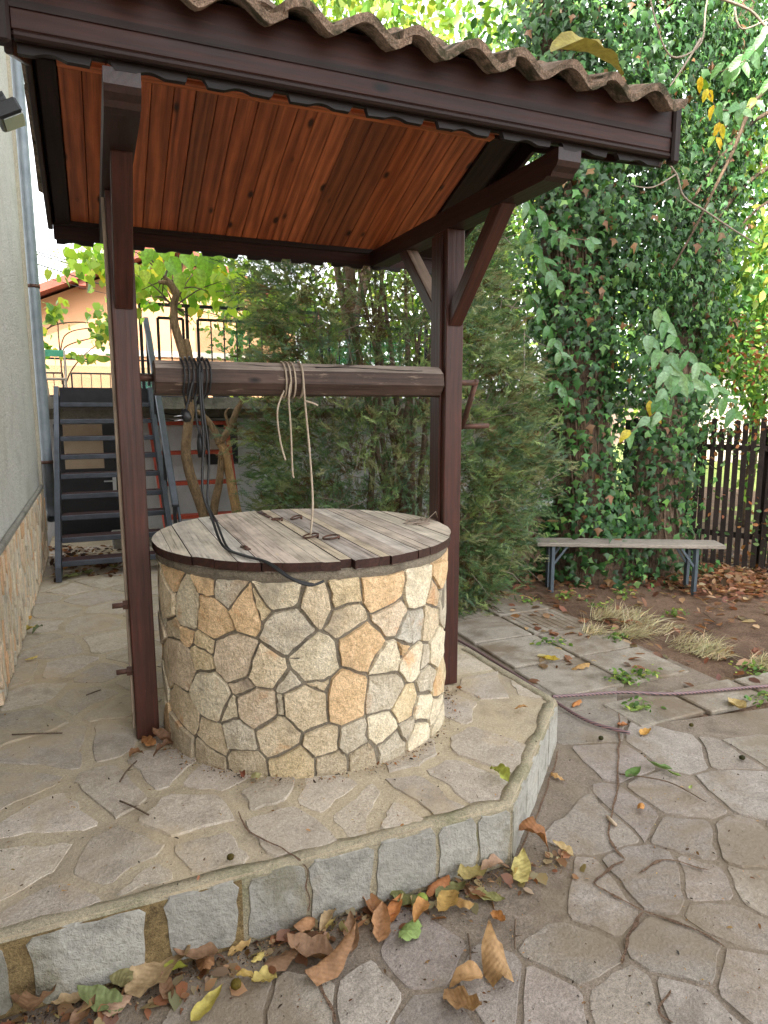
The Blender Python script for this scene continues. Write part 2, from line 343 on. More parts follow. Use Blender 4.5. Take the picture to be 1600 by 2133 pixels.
# ------------------------------------------------------------------ irregular stones
def clip(poly, nx, ny, c):
    out = []
    for i in range(len(poly)):
        p, q = poly[i], poly[(i + 1) % len(poly)]
        dp, dq = nx * p[0] + ny * p[1] - c, nx * q[0] + ny * q[1] - c
        if dp <= 0: out.append(p)
        if (dp < 0) != (dq < 0) and dp != dq:
            t = dp / (dp - dq); out.append((p[0] + (q[0] - p[0]) * t, p[1] + (q[1] - p[1]) * t))
    return out
def cells(sites, bound, gap, period=None, aspect=1.0, rad=None):
    S = [(x, y) for x, y in sites]; res = []; rad = rad or [0.0] * len(S)
    for i, (x, y) in enumerate(S):
        g = gap * random.uniform(.6, 1.5)
        poly = list(bound) if period is None else [(x - period / 3, bound[0]), (x + period / 3, bound[0]), (x + period / 3, bound[1]), (x - period / 3, bound[1])]
        other = []
        for j, (p, q) in enumerate(S):
            for sh in ((0,) if period is None else (-period, 0, period)):
                if j == i and sh == 0: continue
                other.append((p + sh, q, rad[j]))
        other.sort(key=lambda o: (o[0] - x) ** 2 + (o[1] - y) ** 2)
        for p, q, rj in other[:30]:
            dx, dy = (p - x), (q - y) * aspect; L = math.hypot(dx, dy)
            if L < 1e-6: continue
            nx, ny = dx / L, dy / L
            poly = clip(poly, nx, ny, nx * (x + p) / 2 + ny * (y + q) / 2 + (rad[i] ** 2 - rj ** 2) / (2 * L) - g / 2)
            if len(poly) < 3: break
        res.append(poly if len(poly) >= 3 else None)
    return res
def warp(x, y, k):
    if not k: return x, y
    f, a = k; v = noise.noise_vector((x * f, y * f, 4.2)); w = noise.noise_vector((x * f * 3.7, y * f * 3.7, 9.1))
    return x + a * v.x + a * .38 * w.x, y + a * v.y + a * .38 * w.y
def roughen(poly, jit, maxn=18, cut=.22, k=None):
    n = len(poly); out = []; per = sum(math.dist(poly[i], poly[(i + 1) % n]) for i in range(n)); seg = per / (maxn - 2)
    for i in range(n):
        p = Vector((*poly[i], 0)); q = Vector((*poly[(i + 1) % n], 0)); L = (q - p).length
        if L < 1e-4: continue
        c = min(cut, .02 / L) if L > .06 else cut
        m = max(1, int(round(L / seg)))
        ts = [c + (1 - 2 * c) * j / m for j in range(m + 1)] if m > 1 else ([c, 1 - c] if L > seg * .4 else [.5])
        for t in ts:
            v = p.lerp(q, t); v = warp(v.x + random.uniform(-jit, jit), v.y + random.uniform(-jit, jit), k); out.append(v)
    while len(out) > maxn + 4: out.pop(random.randrange(len(out)))
    return out
def stone_mesh(name, poly, fr, depth=.02, lift=.015, bev=.008, uneven=.003):
    """fr(p,q,h)->world; h out of the wall. Foot contour, shoulder contour, a fan to the middle."""
    n = len(poly); cx = sum(p[0] for p in poly) / n; cy = sum(p[1] for p in poly) / n
    tx, ty = random.uniform(-uneven, uneven) / .1, random.uniform(-uneven, uneven) / .1
    H = lambda x, y: lift + (x - cx) * tx * .4 + (y - cy) * ty * .4 + random.uniform(-uneven, uneven) * .5
    def ins(x, y):
        d = math.hypot(x - cx, y - cy); b = min(bev * random.uniform(.5, 1.5), d * .4); return cx + (x - cx) * (1 - b / d), cy + (y - cy) * (1 - b / d)
    vs = [fr(x, y, -depth) for x, y in poly]
    vs += [fr(*ins(x, y), H(x, y)) for x, y in poly] + [fr(cx, cy, lift + uneven * .5)]
    fs = []
    for i in range(n):
        j = (i + 1) % n; fs += [(i, j, n + j, n + i), (n + i, n + j, 2 * n)]
    c = fr(cx, cy, 0)
    me = bpy.data.meshes.new(name); me.from_pydata([Vector(v) - c for v in vs], [], fs); me.update()
    return me, c
def inside(pt, poly):
    x, y = pt; r = False; n = len(poly)
    for i in range(n):
        x1, y1 = poly[i]; x2, y2 = poly[(i + 1) % n]
        if (y1 > y) != (y2 > y) and x < (x2 - x1) * (y - y1) / (y2 - y1) + x1: r = not r
    return r
def scatter(poly, dist, tries=4000, fixed=()):
    xs = [p[0] for p in poly]; ys = [p[1] for p in poly]; pts = list(fixed)
    for _ in range(tries):
        p = (random.uniform(min(xs), max(xs)), random.uniform(min(ys), max(ys)))
        if not inside(p, poly): continue
        d = dist * random.choice((.7, .9, 1, 1.15, 1.3))
        if all((p[0] - q[0]) ** 2 + (p[1] - q[1]) ** 2 > d * d for q in pts): pts.append(p)
    return pts
def clip_to(poly, conv):
    """keep poly inside the convex polygon conv (counter-clockwise)"""
    for i in range(len(conv)):
        (x1, y1), (x2, y2) = conv[i], conv[(i + 1) % len(conv)]
        nx, ny = (y2 - y1), -(x2 - x1); L = math.hypot(nx, ny); nx /= L; ny /= L
        poly = clip(poly, nx, ny, nx * x1 + ny * y1)
        if len(poly) < 3: return None
    return poly

# ------------------------------------------------------------------ leaves in bulk
OVAL = (np.array([(0, 0, 0), (.5, 0, -.06), (1, 0, -.16), (.28, .26, .03), (.66, .24, -.02), (.28, -.26, .03), (.66, -.24, -.02)]),
        [(0, 1, 3), (1, 2, 4, 3), (0, 5, 1), (1, 5, 6, 2)])
IVYL = (np.array([(0, 0, 0), (.25, .48, -.05), (.45, .22, 0), (1, 0, -.14), (.45, -.22, 0), (.25, -.48, -.05), (.4, 0, .05)]),
        [(0, 6, 2, 1), (6, 3, 2), (0, 5, 4, 6), (6, 4, 3)])
HEART = (np.array([(0, 0, 0), (-.06, .2, 0), (.2, .4, .03), (.6, .3, -.03), (1, 0, -.15), (.6, -.3, -.03), (.2, -.4, .03), (-.06, -.2, 0), (.45, 0, -.05)]),
         [(0, 8, 2, 1), (8, 4, 3, 2), (0, 7, 6, 8), (8, 6, 5, 4)])
def spray_shape():
    vs = []; fs = []
    def blade(p, d, L, w):
        p = np.array(p); d = np.array(d) / np.linalg.norm(d); s = np.cross(d, (0, 0, 1)); n = len(vs)
        vs.extend([p + s * w, p - s * w, p + d * L]); fs.append((n, n + 1, n + 2))
    blade((0, 0, 0), (1, 0, -.1), 1.0, .03)
    for i, t in enumerate(np.linspace(.1, .85, 7)):
        s = 1 if i % 2 else -1; blade((t, 0, -.05 * t), (1, s * .75, .25 * ((i % 3) - 1)), .42 * (1.1 - t * .6), .028)
        blade((t + .05, 0, -.05 * t), (1, -s * .5, -.5 * ((i % 3) - 1)), .34 * (1.1 - t * .6), .026)
    return np.array(vs), fs
SPRAY = spray_shape()
def unit(a): return a / np.maximum(np.linalg.norm(a, axis=1, keepdims=True), 1e-9)
def leaf_cloud(name, pos, dirs, nrm, size, cols, mat, parent, shape=OVAL, width=1.0, loc=None):
    pos = np.asarray(pos, float); N = len(pos); T, F = shape; k = len(T)
    d = unit(np.asarray(dirs, float)); n = np.asarray(nrm, float); n = unit(n - d * (n * d).sum(1, keepdims=True)); s = np.cross(n, d)
    sz = np.asarray(size, float).reshape(N, 1, 1)
    V = pos[:, None] + sz * (T[None, :, 0:1] * d[:, None] + width * T[None, :, 1:2] * s[:, None] + T[None, :, 2:3] * n[:, None])
    loc = Vector(loc) if loc is not None else Vector(pos.mean(0))
    V = (V - np.array(loc)).reshape(-1, 3).astype(np.float32)
    ls = np.array([len(f) for f in F]); fl = np.concatenate([np.array(f) for f in F])
    li = (fl[None] + (np.arange(N) * k)[:, None]).reshape(-1).astype(np.int32)
    lt = np.tile(ls, N).astype(np.int32); st = np.concatenate([[0], np.cumsum(lt)[:-1]]).astype(np.int32)
    me = bpy.data.meshes.new(name); me.vertices.add(N * k); me.vertices.foreach_set('co', V.ravel())
    me.loops.add(len(li)); me.loops.foreach_set('vertex_index', li)
    me.polygons.add(len(lt)); me.polygons.foreach_set('loop_start', st); me.polygons.foreach_set('loop_total', lt)
    at_ = me.attributes.new('col', 'FLOAT_COLOR', 'POINT')
    c4 = np.concatenate([np.repeat(np.asarray(cols, np.float32), k, 0), np.ones((N * k, 1), np.float32)], 1)
    at_.data.foreach_set('color', c4.ravel())
    me.polygons.foreach_set('use_smooth', np.ones(len(lt), bool)); me.update(calc_edges=True)
    return put(name, me, mat, parent, loc)
def palette(N, hexes, weights=None, jit=.18):
    L = np.array([lin(h) for h in hexes]); i = rng.choice(len(L), N, p=weights)
    c = L[i] * (1 + rng.normal(0, jit, (N, 1))) * (1 + rng.normal(0, jit * .3, (N, 3))); return np.clip(c, .004, .9)
def rdir(N): return unit(rng.normal(size=(N, 3)))
def blob_leaves(blobs, per, spread=.2, shell=.55, cl=22):
    """leaf positions in clumps spread through ellipsoids (x,y,z,rx,ry,rz)"""
    P = []
    tot = sum(b[3] * b[4] * b[5] for b in blobs) ** 1.0
    for b in blobs:
        n = int(per * (b[3] * b[4] * b[5]) / tot / cl) + 1
        d = rdir(n); r = (shell + (1 - shell) * rng.random((n, 1))) ** .8
        c = np.array(b[:3]) + d * r * np.array(b[3:6])
        P.append((c[:, None] + rng.normal(0, spread, (n, cl, 3)) * np.array((1, 1, .7))).reshape(-1, 3))
    return np.concatenate(P)

# ================================================================== the ground
def sheet(name, poly, z, mat, kind='structure', thick=0.0):
    mb = MB()
    if thick: mb.prism(poly, z - thick, z, lambda p, q, d: (p, q, d))
    else: mb.add([(x, y, z) for x, y in poly], [tuple(range(len(poly)))])
    o = mb.build(name, mat); tag(o, kind=kind); return o
def soil_ground():
    mb = MB(); xs = [-300, -40, -12] + list(np.linspace(-4, 9, 66)) + [14, 40, 300]; ys = [-300, -40, -10] + list(np.linspace(-4, 6, 51)) + [9, 14, 40, 300]
    vs = []
    for y in ys:
        for x in xs:
            w = max(0, min(1, (x - 2.7) / .6)) * max(0, min(1, (y + .1) / .5)) if abs(x) < 12 and abs(y) < 10 else 0
            z = GZ - .03 + w * (.012 + .03 * noise.noise((x * 1.3, y * 1.3, 0)) + .018 * noise.noise((x * 5, y * 5, 3)))
            vs.append((x, y, z))
    nx = len(xs); fs = [(j * nx + i, j * nx + i + 1, (j + 1) * nx + i + 1, (j + 1) * nx + i) for j in range(len(ys) - 1) for i in range(nx - 1)]
    mb.add(vs, fs, True); return tag(mb.build('ground', M['soil'], loc=(0, 0, 0)), 'dark brown soil of the yard under the trees', kind='structure')
ground = soil_ground()

# yard paving: irregular flagstones set in earthy mortar
YARD = [(-1.9, -5.5), (4.2, -5.5), (4.2, -.62), (3.1, -.62), (1.66, -.42), (1.42, .25), (1.42, 1.6), (.7, 1.6), (.7, -.9), (-1.9, -1.0)]
yard = sheet('yard_paving', YARD, GZ - .0085, M['yard_joint'], thick=.03)
YB = [(-1.6, -3.2), (4.0, -3.2), (4.0, -.66), (1.7, -.46), (1.38, .2), (1.38, 1.5), (1.2, 1.5), (1.2, -.4), (.5, -1.16), (-1.6, -1.16)]
fixed = []
for u, v in ((1430, 1985), (1370, 1845), (1530, 1905), (1235, 1870), (1240, 1700), (1160, 1660), (1300, 1690), (1440, 1740), (1250, 1580), (1400, 1660), (1420, 1560), (1500, 1570), (1560, 1640),
             (1540, 1760), (1590, 1850), (1130, 1850), (1180, 1990), (1050, 1900), (1010, 2060), (1150, 2090), (1330, 2110), (880, 2010), (780, 2080), (640, 2100), (900, 2120), (1420, 2125), (1570, 2060), (480, 2100),
             (1200, 1520), (1170, 1590), (1480, 1850), (1590, 1560)):
    p = at(u, v, z=GZ); fixed.append((p.x, p.y))
ys_ = scatter(YB, .37, 3000, fixed)
big = [(-2.2, -3.8), (4.6, -3.8), (4.6, 1.8), (-2.2, 1.8)]
for i, c in enumerate(cells(ys_, big, .011)):
    if not c: continue
    cx = sum(p[0] for p in c) / len(c); cy = sum(p[1] for p in c) / len(c)
    if not inside((cx, cy), YB): continue
    if cy < -1.16 or (cx < 1.2):
        c = clip(c, 0, 1, -1.135) if cx < .46 else clip(c, -.686, .728, -.686 * .475 + .728 * -1.14)
    c = clip(c, 0, 1, -.60) if cx > 2.0 else c
    if len(c) < 3: continue
    c = roughen(c, .004, 18, .10, (2.6, .045))
    if len(c) < 5: continue
    me, o = stone_mesh('flagstone', c, lambda p, q, h: Vector((p, q, GZ + h - .008)), .006, .0035 + random.uniform(-.002, .003), .006, .0012)
    k = random.uniform(.85, 1.12); put('flagstone', me, M['yard_flag'], yard, o, None, (k, k * random.uniform(.96, 1.0), k * random.uniform(.92, 1.0)))

# concrete slabs of the path between the platform and the soil, some grooved
path = sheet('slab_path', [(1.43, .26), (1.67, -.41), (2.72, -.45), (3.3, -.62), (4.2, -.62), (4.2, -.16), (2.66, -.16), (2.66, 3.2), (1.43, 3.2)], GZ - .018, M['yard_joint'], thick=.03)
def slab(x, y, sx, sy, rz, grooved):
    mb = MB()
    if grooved:
        n = 9
        mb.box((0, 0, -.008), (sx, sy, .022))
        for i in range(n): mb.box((-sx / 2 + sx * (i + .5) / n, 0, 0), (sx / n * .84, sy * .98, .012))
    else: mb.box((0, 0, -.006), (sx, sy, .034), None, .007)
    put('slab', mb.mesh('slab'), M['paver'], path, (x, y, GZ - .006 + random.uniform(-.004, .004)), Matrix.Rotation(rz, 3, 'Z') @ Matrix.Rotation(random.uniform(-.012, .012), 3, 'X'), (random.uniform(.9, 1.08),) * 3)
for r in range(7):
    for c in range(2):
        y = .26 + .5 * r; x = 1.80 + .53 * c
        if c == 0 and r == 0: y += 0
        slab(x + random.uniform(-.01, .01), y, .5, .47, random.uniform(-.02, .02), (r, c) in ((2, 1), (3, 0), (4, 1), (5, 0)))
for c in range(5): slab(1.95 + .5 * c, -.30 - .02 * c, .47, .30, random.uniform(-.03, .03), False)

# ================================================================== raised platform
PLAT = [(-1.42, -1.115), (.452, -1.115), (.79, -.80), (1.165, -.44), (1.12, .45), (.6, 1.15), (.32, 1.35), (.32, 5.4), (-1.42, 5.4)]
plat = sheet('well_platform', PLAT, -.012, M['sand_joint'], thick=.36)
tag(plat, 'raised stone platform the well stands on')
def plat_band():
    mb = MB(); e = PLAT[:5]; w = .055
    def off(i):
        p = Vector((*e[i], 0)); d1 = (p - Vector((*e[i - 1], 0))).normalized() if i else None; d2 = (Vector((*e[i + 1], 0)) - p).normalized() if i < len(e) - 1 else None
        d = (d1 or d2) + (d2 or d1); d.normalize(); n = Vector((-d.y, d.x, 0)); return p + n * w * random.uniform(.8, 1.3), p
    rows = []
    for i in range(len(e) - 1):
        a, b = Vector((*e[i], 0)), Vector((*e[i + 1], 0)); m = max(2, int((b - a).length / .06)); d = (b - a).normalized(); n = Vector((-d.y, d.x, 0))
        for k in range(m):
            p = a.lerp(b, k / m); j = .006 * noise.noise(p * 9)
            rows.append((p - n * (.006 + j), p + n * (.045 + .03 * noise.noise(p * 6 + Vector((5, 0, 0)))), -.004 + .006 * noise.noise(p * 12)))
    vs = []
    for o, i_, z in rows: vs += [(o.x, o.y, -.03 + z), (o.x + (i_.x - o.x) * .22, o.y + (i_.y - o.y) * .22, z + .002), (i_.x, i_.y, z - .004), (i_.x, i_.y, -.03)]
    fs = []
    for i in range(len(rows) - 1):
        for k in range(3): fs.append((4 * i + k, 4 * i + k + 1, 4 * i + k + 5, 4 * i + k + 4))
    mb.add(vs, fs, True); return mb.build('cement_edge', M['edge_cement'], plat)
plat_band()
# flags on top
TOP = [(-1.40, -1.07), (.44, -1.07), (.78, -.77), (1.12, -.42), (1.08, .43), (.58, 1.12), (.30, 1.33), (.30, 4.6), (-1.40, 4.6)]
fx = []
for u, v in ((120, 1690), (240, 1790), (440, 1780), (590, 1720), (760, 1680), (900, 1650), (830, 1690), (60, 1800), (20, 1640), (230, 1640), (400, 1690), (1000, 1560), (1080, 1490), (960, 1620), (1010, 1420), (1100, 1420),
             (110, 1350), (230, 1330), (100, 1270), (200, 1240), (60, 1450), (180, 1450), (120, 1560), (240, 1540), (560, 1650), (680, 1650), (330, 1840), (120, 1870)):
    p = at(u, v, z=0); fx.append((p.x, p.y))
ts_ = scatter(TOP, .33, 2500, fx)
for c in cells(ts_, [(-1.40, -1.075), (1.14, -1.075), (1.14, 4.6), (-1.40, 4.6)], .034):
    if not c: continue
    cx = sum(p[0] for p in c) / len(c); cy = sum(p[1] for p in c) / len(c)
    if not inside((cx, cy), TOP) or math.hypot(cx, cy) < .6: continue
    if cx > .2 and cy < 1.2:
        c = clip_to(c, [(-2, -1.07), (.44, -1.07), (.78, -.77), (1.11, -.42), (1.07, .43), (.58, 1.12), (-2, 2.2)])
    elif cx > .0: c = clip(c, 1, 0, .30)
    if not c or len(c) < 3: continue
    c = roughen(c, .005, 18, .10, (3.0, .045))
    if len(c) < 5: continue
    me, o = stone_mesh('flagstone', c, lambda p, q, h: Vector((p, q, h - .012)), .006, .0045 + random.uniform(-.0035, .003), .009, .0012)
    k = random.uniform(.86, 1.12); put('flagstone', me, M['flag'], plat, o, None, (k, k * .985, k * random.uniform(.93, 1.0)))
# the stone faces of the step
def step_face(p0, p1, cuts, mat):
    a = Vector((*p0, 0)); b = Vector((*p1, 0)); d = (b - a).normalized(); n = Vector((d.y, -d.x, 0))
    fr = lambda s, z, h: a + d * s + n * h + Vector((0, 0, z))
    for s0, s1, lean in cuts:
        poly = [(s0 + lean, -.245), (s1 - lean * .6, -.245), (s1, -.022), (s0, -.022)]
        poly = [(x + random.uniform(-.006, .006), y) for x, y in poly]
        poly = roughen(poly, .006, 18, .12)
        me, c = stone_mesh('step_stone', poly, fr, .012, .010 + random.uniform(0, .004), .006, .002)
        k = random.uniform(.92, 1.06); put('step_stone', me, mat, plat, c, None, (k, k, k * 1.0))
def ribbon(parent, name, pts, w, mat, n=(0, 0, 1)):
    pts = [Vector(p) for p in pts]; n = Vector(n); vs = []; sp = smooth_path(pts, 6)
    for i, p in enumerate(sp):
        t = (sp[min(i + 1, len(sp) - 1)] - sp[max(i - 1, 0)]).normalized(); sd_ = t.cross(n).normalized(); k = w * (.35 + .9 * abs(noise.noise(p * 23))) * (1 if 0 < i < len(sp) - 1 else .2)
        j = sd_ * (.012 * noise.noise(p * 15)); vs += [p + j + sd_ * k, p + j - sd_ * k]
    mb = MB(); mb.add(vs, [(2 * i, 2 * i + 1, 2 * i + 3, 2 * i + 2) for i in range(len(sp) - 1)]); return mb.build(name, mat, parent)
ribbon(plat, 'crack', [at(u, v, z=.0045) for u, v in ((495, 1690), (530, 1740), (590, 1768), (618, 1786), (628, 1792))], .006, M['soil'])
ribbon(plat, 'crack', [at(u, v, b=-1.133) for u, v in ((628, 1800), (640, 1822), (643, 1860), (642, 1900))], .004, M['soil'], (0, -1, 0))
for pts in ([(1290, 1480), (1288, 1560), (1285, 1650), (1270, 1735), (1300, 1790)], [(1300, 1790), (1240, 1838), (1290, 1870), (1340, 1898)], [(1340, 1898), (1310, 1950), (1300, 2010)], [(1340, 1898), (1440, 1930), (1510, 1975)], [(1640 - 310, 1820), (1380, 1790), (1480, 1815)], [(1395, 2060), (1375, 2105), (1400, 2133)], [(660, 2040), (680, 2080), (700, 2130)], [(1075, 1790), (1100, 1740), (1140, 1640), (1164, 1560)]):
    ribbon(yard, 'joint', [at(u, v, z=GZ + .0035) for u, v in pts], .008, M['soil'])
x0 = -1.42
for mbp in (((-1.42, -1.115), (.452, -1.115)), ((.452, -1.115), (.79, -.80)), ((.79, -.80), (1.165, -.44)), ((1.165, -.44), (1.12, .45))):
    a, b = Vector((*mbp[0], 0)), Vector((*mbp[1], 0)); d_ = (b - a).normalized(); n_ = Vector((d_.y, -d_.x, 0))
    for t0, t1, mt in (((0, .465, 'pebble_joint'), (.465, 1, 'edge_cement')) if mbp[0][0] == -1.42 else ((0, 1, 'edge_cement'),)):
        mb = MB(); mb.bar(a.lerp(b, t0) + n_ * .003 + Vector((0, 0, -.14)), a.lerp(b, t1) + n_ * .003 + Vector((0, 0, -.14)), .008, .23); mb.build('step_mortar', M[mt], plat)
step_face((-1.42, -1.115), (.452, -1.115), [(.01, .215, .0), (.255, .585, .02), (.625, .86, .03), (.88, 1.085, .015), (1.09, 1.315, .0), (1.325, 1.558, .0), (1.563, 1.728, .0), (1.733, 1.868, .0)], M['step_stone'])
step_face((.452, -1.115), (.79, -.80), [(.003, .228, 0), (.233, .459, 0)], M['step_stone'])
step_face((.79, -.80), (1.165, -.44), [(.003, .257, 0), (.262, .516, 0)], M['step_stone'])
step_face((1.165, -.44), (1.12, .45), [(.003, .312, 0), (.32, .605, 0), (.612, .88, 0)], M['step_stone'])

# ================================================================== the well
RW = .668
well = thing('stone_well', 'round stone well of tan and grey rubble on the platform under the tiled roof', 'well')
def well_core():
    mb = MB(); n = 96; zs = [-.02, .02, .1, .2, .3, .4, .5, .6, .7, .785, .80, .82, .8335]; vs = []
    for z in zs:
        for k in range(n):
            a = 2 * math.pi * k / n; p = Vector((math.cos(a), math.sin(a), z)); r = RW
            if z > .79: r = RW + .010
            if z > .825: r = RW + .002
            if z < .03: r = RW - .002
            r += .006 * noise.noise(p * 7) + .003 * noise.noise(p * 25)
            vs.append((math.cos(a) * r, math.sin(a) * r, z))
    m = len(zs); fs = [(i * n + k, i * n + (k + 1) % n, (i + 1) * n + (k + 1) % n, (i + 1) * n + k) for i in range(m - 1) for k in range(n)]
    vs.append((0, 0, .82)); fs += [((m - 1) * n + k, (m - 1) * n + (k + 1) % n, len(vs) - 1) for k in range(n)]
    mb.add(vs, fs, True); return mb.build('mortar_wall', M['mortar'], well, loc=(0, 0, 0))
well_core()
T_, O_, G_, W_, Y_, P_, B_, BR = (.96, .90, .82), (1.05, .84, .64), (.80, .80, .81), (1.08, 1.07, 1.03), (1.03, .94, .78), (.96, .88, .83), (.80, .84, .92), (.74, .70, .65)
WS = [(130, 400, T_), (155, 440, G_), (185, 390, T_), (205, 315, O_), (260, 430, W_), (150, 590, O_), (215, 515, T_), (262, 530, O_), (235, 660, P_), (175, 660, T_), (370, 470, O_), (365, 330, O_), (430, 345, G_), (330, 575, Y_),
      (322, 640, Y_), (500, 440, O_), (650, 365, W_), (580, 430, Y_), (670, 415, T_), (800, 420, T_), (915, 375, Y_), (1065, 350, O_), (1210, 345, W_), (1310, 280, O_), (1285, 385, T_), (1320, 410, G_), (680, 515, G_),
      (925, 475, T_), (1095, 470, P_), (1190, 520, B_), (1265, 500, T_), (455, 640, P_), (590, 690, T_), (790, 645, W_), (990, 590, O_), (1085, 645, W_), (1190, 650, W_), (1290, 600, W_), (1340, 560, T_), (1165, 595, O_),
      (360, 790, W_), (555, 855, P_), (690, 750, G_), (800, 755, T_), (755, 845, T_), (920, 800, O_), (1075, 780, G_), (1245, 635, G_), (1255, 730, G_), (1305, 745, Y_), (250, 860, T_), (165, 800, T_), (445, 855, W_),
      (660, 855, W_), (375, 980, T_), (480, 970, G_), (640, 965, T_), (830, 985, T_), (950, 975, G_), (1070, 930, W_), (1165, 835, Y_), (1240, 840, W_), (1295, 850, W_), (1340, 800, W_), (185, 930, O_), (700, 1075, Y_),
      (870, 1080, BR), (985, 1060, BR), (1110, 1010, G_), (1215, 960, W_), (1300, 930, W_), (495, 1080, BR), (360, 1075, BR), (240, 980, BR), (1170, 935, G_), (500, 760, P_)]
def on_cyl(u, v, r):
    p = at(u, v, z=0.); d = (p - CAM); A = d.x ** 2 + d.y ** 2; B = 2 * (CAM.x * d.x + CAM.y * d.y); C = CAM.x ** 2 + CAM.y ** 2 - r * r
    D = B * B - 4 * A * C
    t = (-B - math.sqrt(max(D, 0))) / (2 * A); q = CAM + d * t; return math.atan2(q.y, q.x), q.z
SMALL = {(155, 440), (205, 315), (215, 515), (262, 530), (365, 330), (330, 575), (322, 640), (580, 430), (670, 415), (1285, 385), (1165, 595), (690, 750), (800, 755), (1245, 635), (445, 855), (660, 855), (185, 930), (1170, 935), (500, 760), (130, 400), (175, 660)}
BIG = {(680, 515), (790, 645), (920, 800), (455, 640), (990, 590), (1065, 350), (360, 790), (640, 965), (555, 855), (755, 845), (1075, 780), (370, 470), (260, 430), (235, 660)}
sites = []; scol = []; srad = []
for zx, zy, c in WS:
    th, z = on_cyl(260 + zx / 2, 1050 + zy / 2, RW); sites.append((th * RW, min(max(z, .03), .735))); scol.append(c); srad.append(.028 if (zx, zy) in SMALL else (.085 if (zx, zy) in BIG else .062))
ths = [s[0] for s in sites]; lo, hi = min(ths), max(ths); per = 2 * math.pi * RW
for _ in range(2500):                                          # the far side, in the same kind of stone
    s = random.uniform(hi + .05, lo + per - .05); z = random.uniform(.05, .72)
    if all((s - a) ** 2 + (z - b) ** 2 > random.choice((.011, .017, .02)) for a, b in sites): sites.append((s, z)); scol.append(random.choice((T_, T_, O_, G_, W_, Y_, P_))); srad.append(.06)
def cylf(s, z, h):
    r = RW + h; return Vector((math.cos(s / RW) * r, math.sin(s / RW) * r, z))
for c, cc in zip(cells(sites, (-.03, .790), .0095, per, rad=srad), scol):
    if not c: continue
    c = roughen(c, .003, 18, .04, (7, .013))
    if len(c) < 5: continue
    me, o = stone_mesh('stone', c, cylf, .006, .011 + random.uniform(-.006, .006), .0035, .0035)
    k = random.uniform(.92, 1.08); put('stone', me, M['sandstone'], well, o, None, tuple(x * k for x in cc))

# round lid of planks
lid = thing('well_cover', 'round weathered plank lid with iron rings lying on the stone well', 'lid', (0, 0, .83))
LR = .692
edges = [-.692, -.635, -.57, -.50, -.425, -.343, -.276, -.205, -.135, -.058, -.004, .055, .105, .156, .225, .30, .373, .46, .56, .692]
for i in range(len(edges) - 1):
    wide = edges[i + 1] in (-.57, -.343, -.004, .156, .373)
    x0, x1 = edges[i] + .0006, edges[i + 1] - (.0006 if not wide else .004)
    n = 5; lo = [(x0 + (x1 - x0) * k / n, -math.sqrt(max(0, LR ** 2 - (x0 + (x1 - x0) * k / n) ** 2))) for k in range(n + 1)]
    j = random.uniform(-.006, .004); poly = [(x, y + j * (1 if abs(x) < .6 else 0)) for x, y in lo] + [(x, -y) for x, y in lo[::-1]]
    if -.06 < x0 < -.01: poly = [(x, max(y, -.665)) if y < 0 else (x, y) for x, y in poly]
    zc = .8515 + random.uniform(-.0015, .0015); tilt = random.uniform(-.002, .002)
    mb = MB(); mb.prism(poly, -.0175, .0175, lambda p, q, d: (q, -(p - (x0 + x1) / 2), d + (tilt if p > x0 else -tilt)))
    cx = (x0 + x1) / 2
    me = mb.mesh('plank'); me.materials.append(M['lid']); me.materials.append(M['lid_edge'])
    for f in me.polygons:
        if abs(f.normal.z) < .5: f.material_index = 1
    kk = random.uniform(.88, 1.1); put('plank', me, None, lid, (cx, 0, zc), Matrix.Rotation(R(90), 3, 'Z'), (1.15, 1.04, .86) if i in (9, 12) else ((.78, .76, .76) if i in (10, 11) else (kk, kk * .99, kk * .97)))
def ring(cx, cy, z, r, t, lean=0.0):
    mb = MB(); pts = [Vector((cx + r * math.cos(a), cy + r * math.sin(a), z + .012 + lean * math.cos(a))) for a in np.linspace(0, 2 * math.pi, 25)]
    mb.tube(pts, t, 6, caps=False); mb.tube([(cx + r, cy, .868), (cx + r, cy, z + .02)], t * 1.3, 6); return mb
for x, y, r, l in ((.044, .312, .028, .008), (-.034, -.207, .034, .006), (.04, -.274, .036, .005), (-.063, .292, .026, .0)):
    ring(x, y, .869, r, .0042, l).build('iron_ring', M['rust'], lid)
for p, q in (((-.36, .50, .873), (-.352, .40, .873)), ((-.352, -.28, .873), (-.343, -.36, .873)), ((-.085, .63, .873), (-.07, .42, .873))):
    mb = MB(); mb.bar(p, q, .022, .006, bev=.002); mb.tube([Vector(p).lerp(Vector(q), .3) + Vector((0, 0, .004)), Vector(p).lerp(Vector(q), .7) + Vector((0, 0, .004))], .006, 6); mb.build('hinge', M['rust'], lid)
# tangle of string on the lid
mb = MB()
for k in range(7):
    c = Vector((.60 + random.uniform(-.05, .05), -.03 + random.uniform(-.05, .05), .873)); a0 = random.uniform(0, 6)
    mb.tube([c + Vector((random.uniform(.04, .08) * math.cos(a0 + t * 1.1), .05 * math.sin(a0 * 1.3 + t * .9), .002 + (.05 if (k < 2 and t == 3) else .004 * (t % 2)))) for t in range(7)], .0018, 5)
tag(mb.build('string_tangle', M['pale_timber']), 'small tangle of white string on the right rim of the plank lid', 'string')

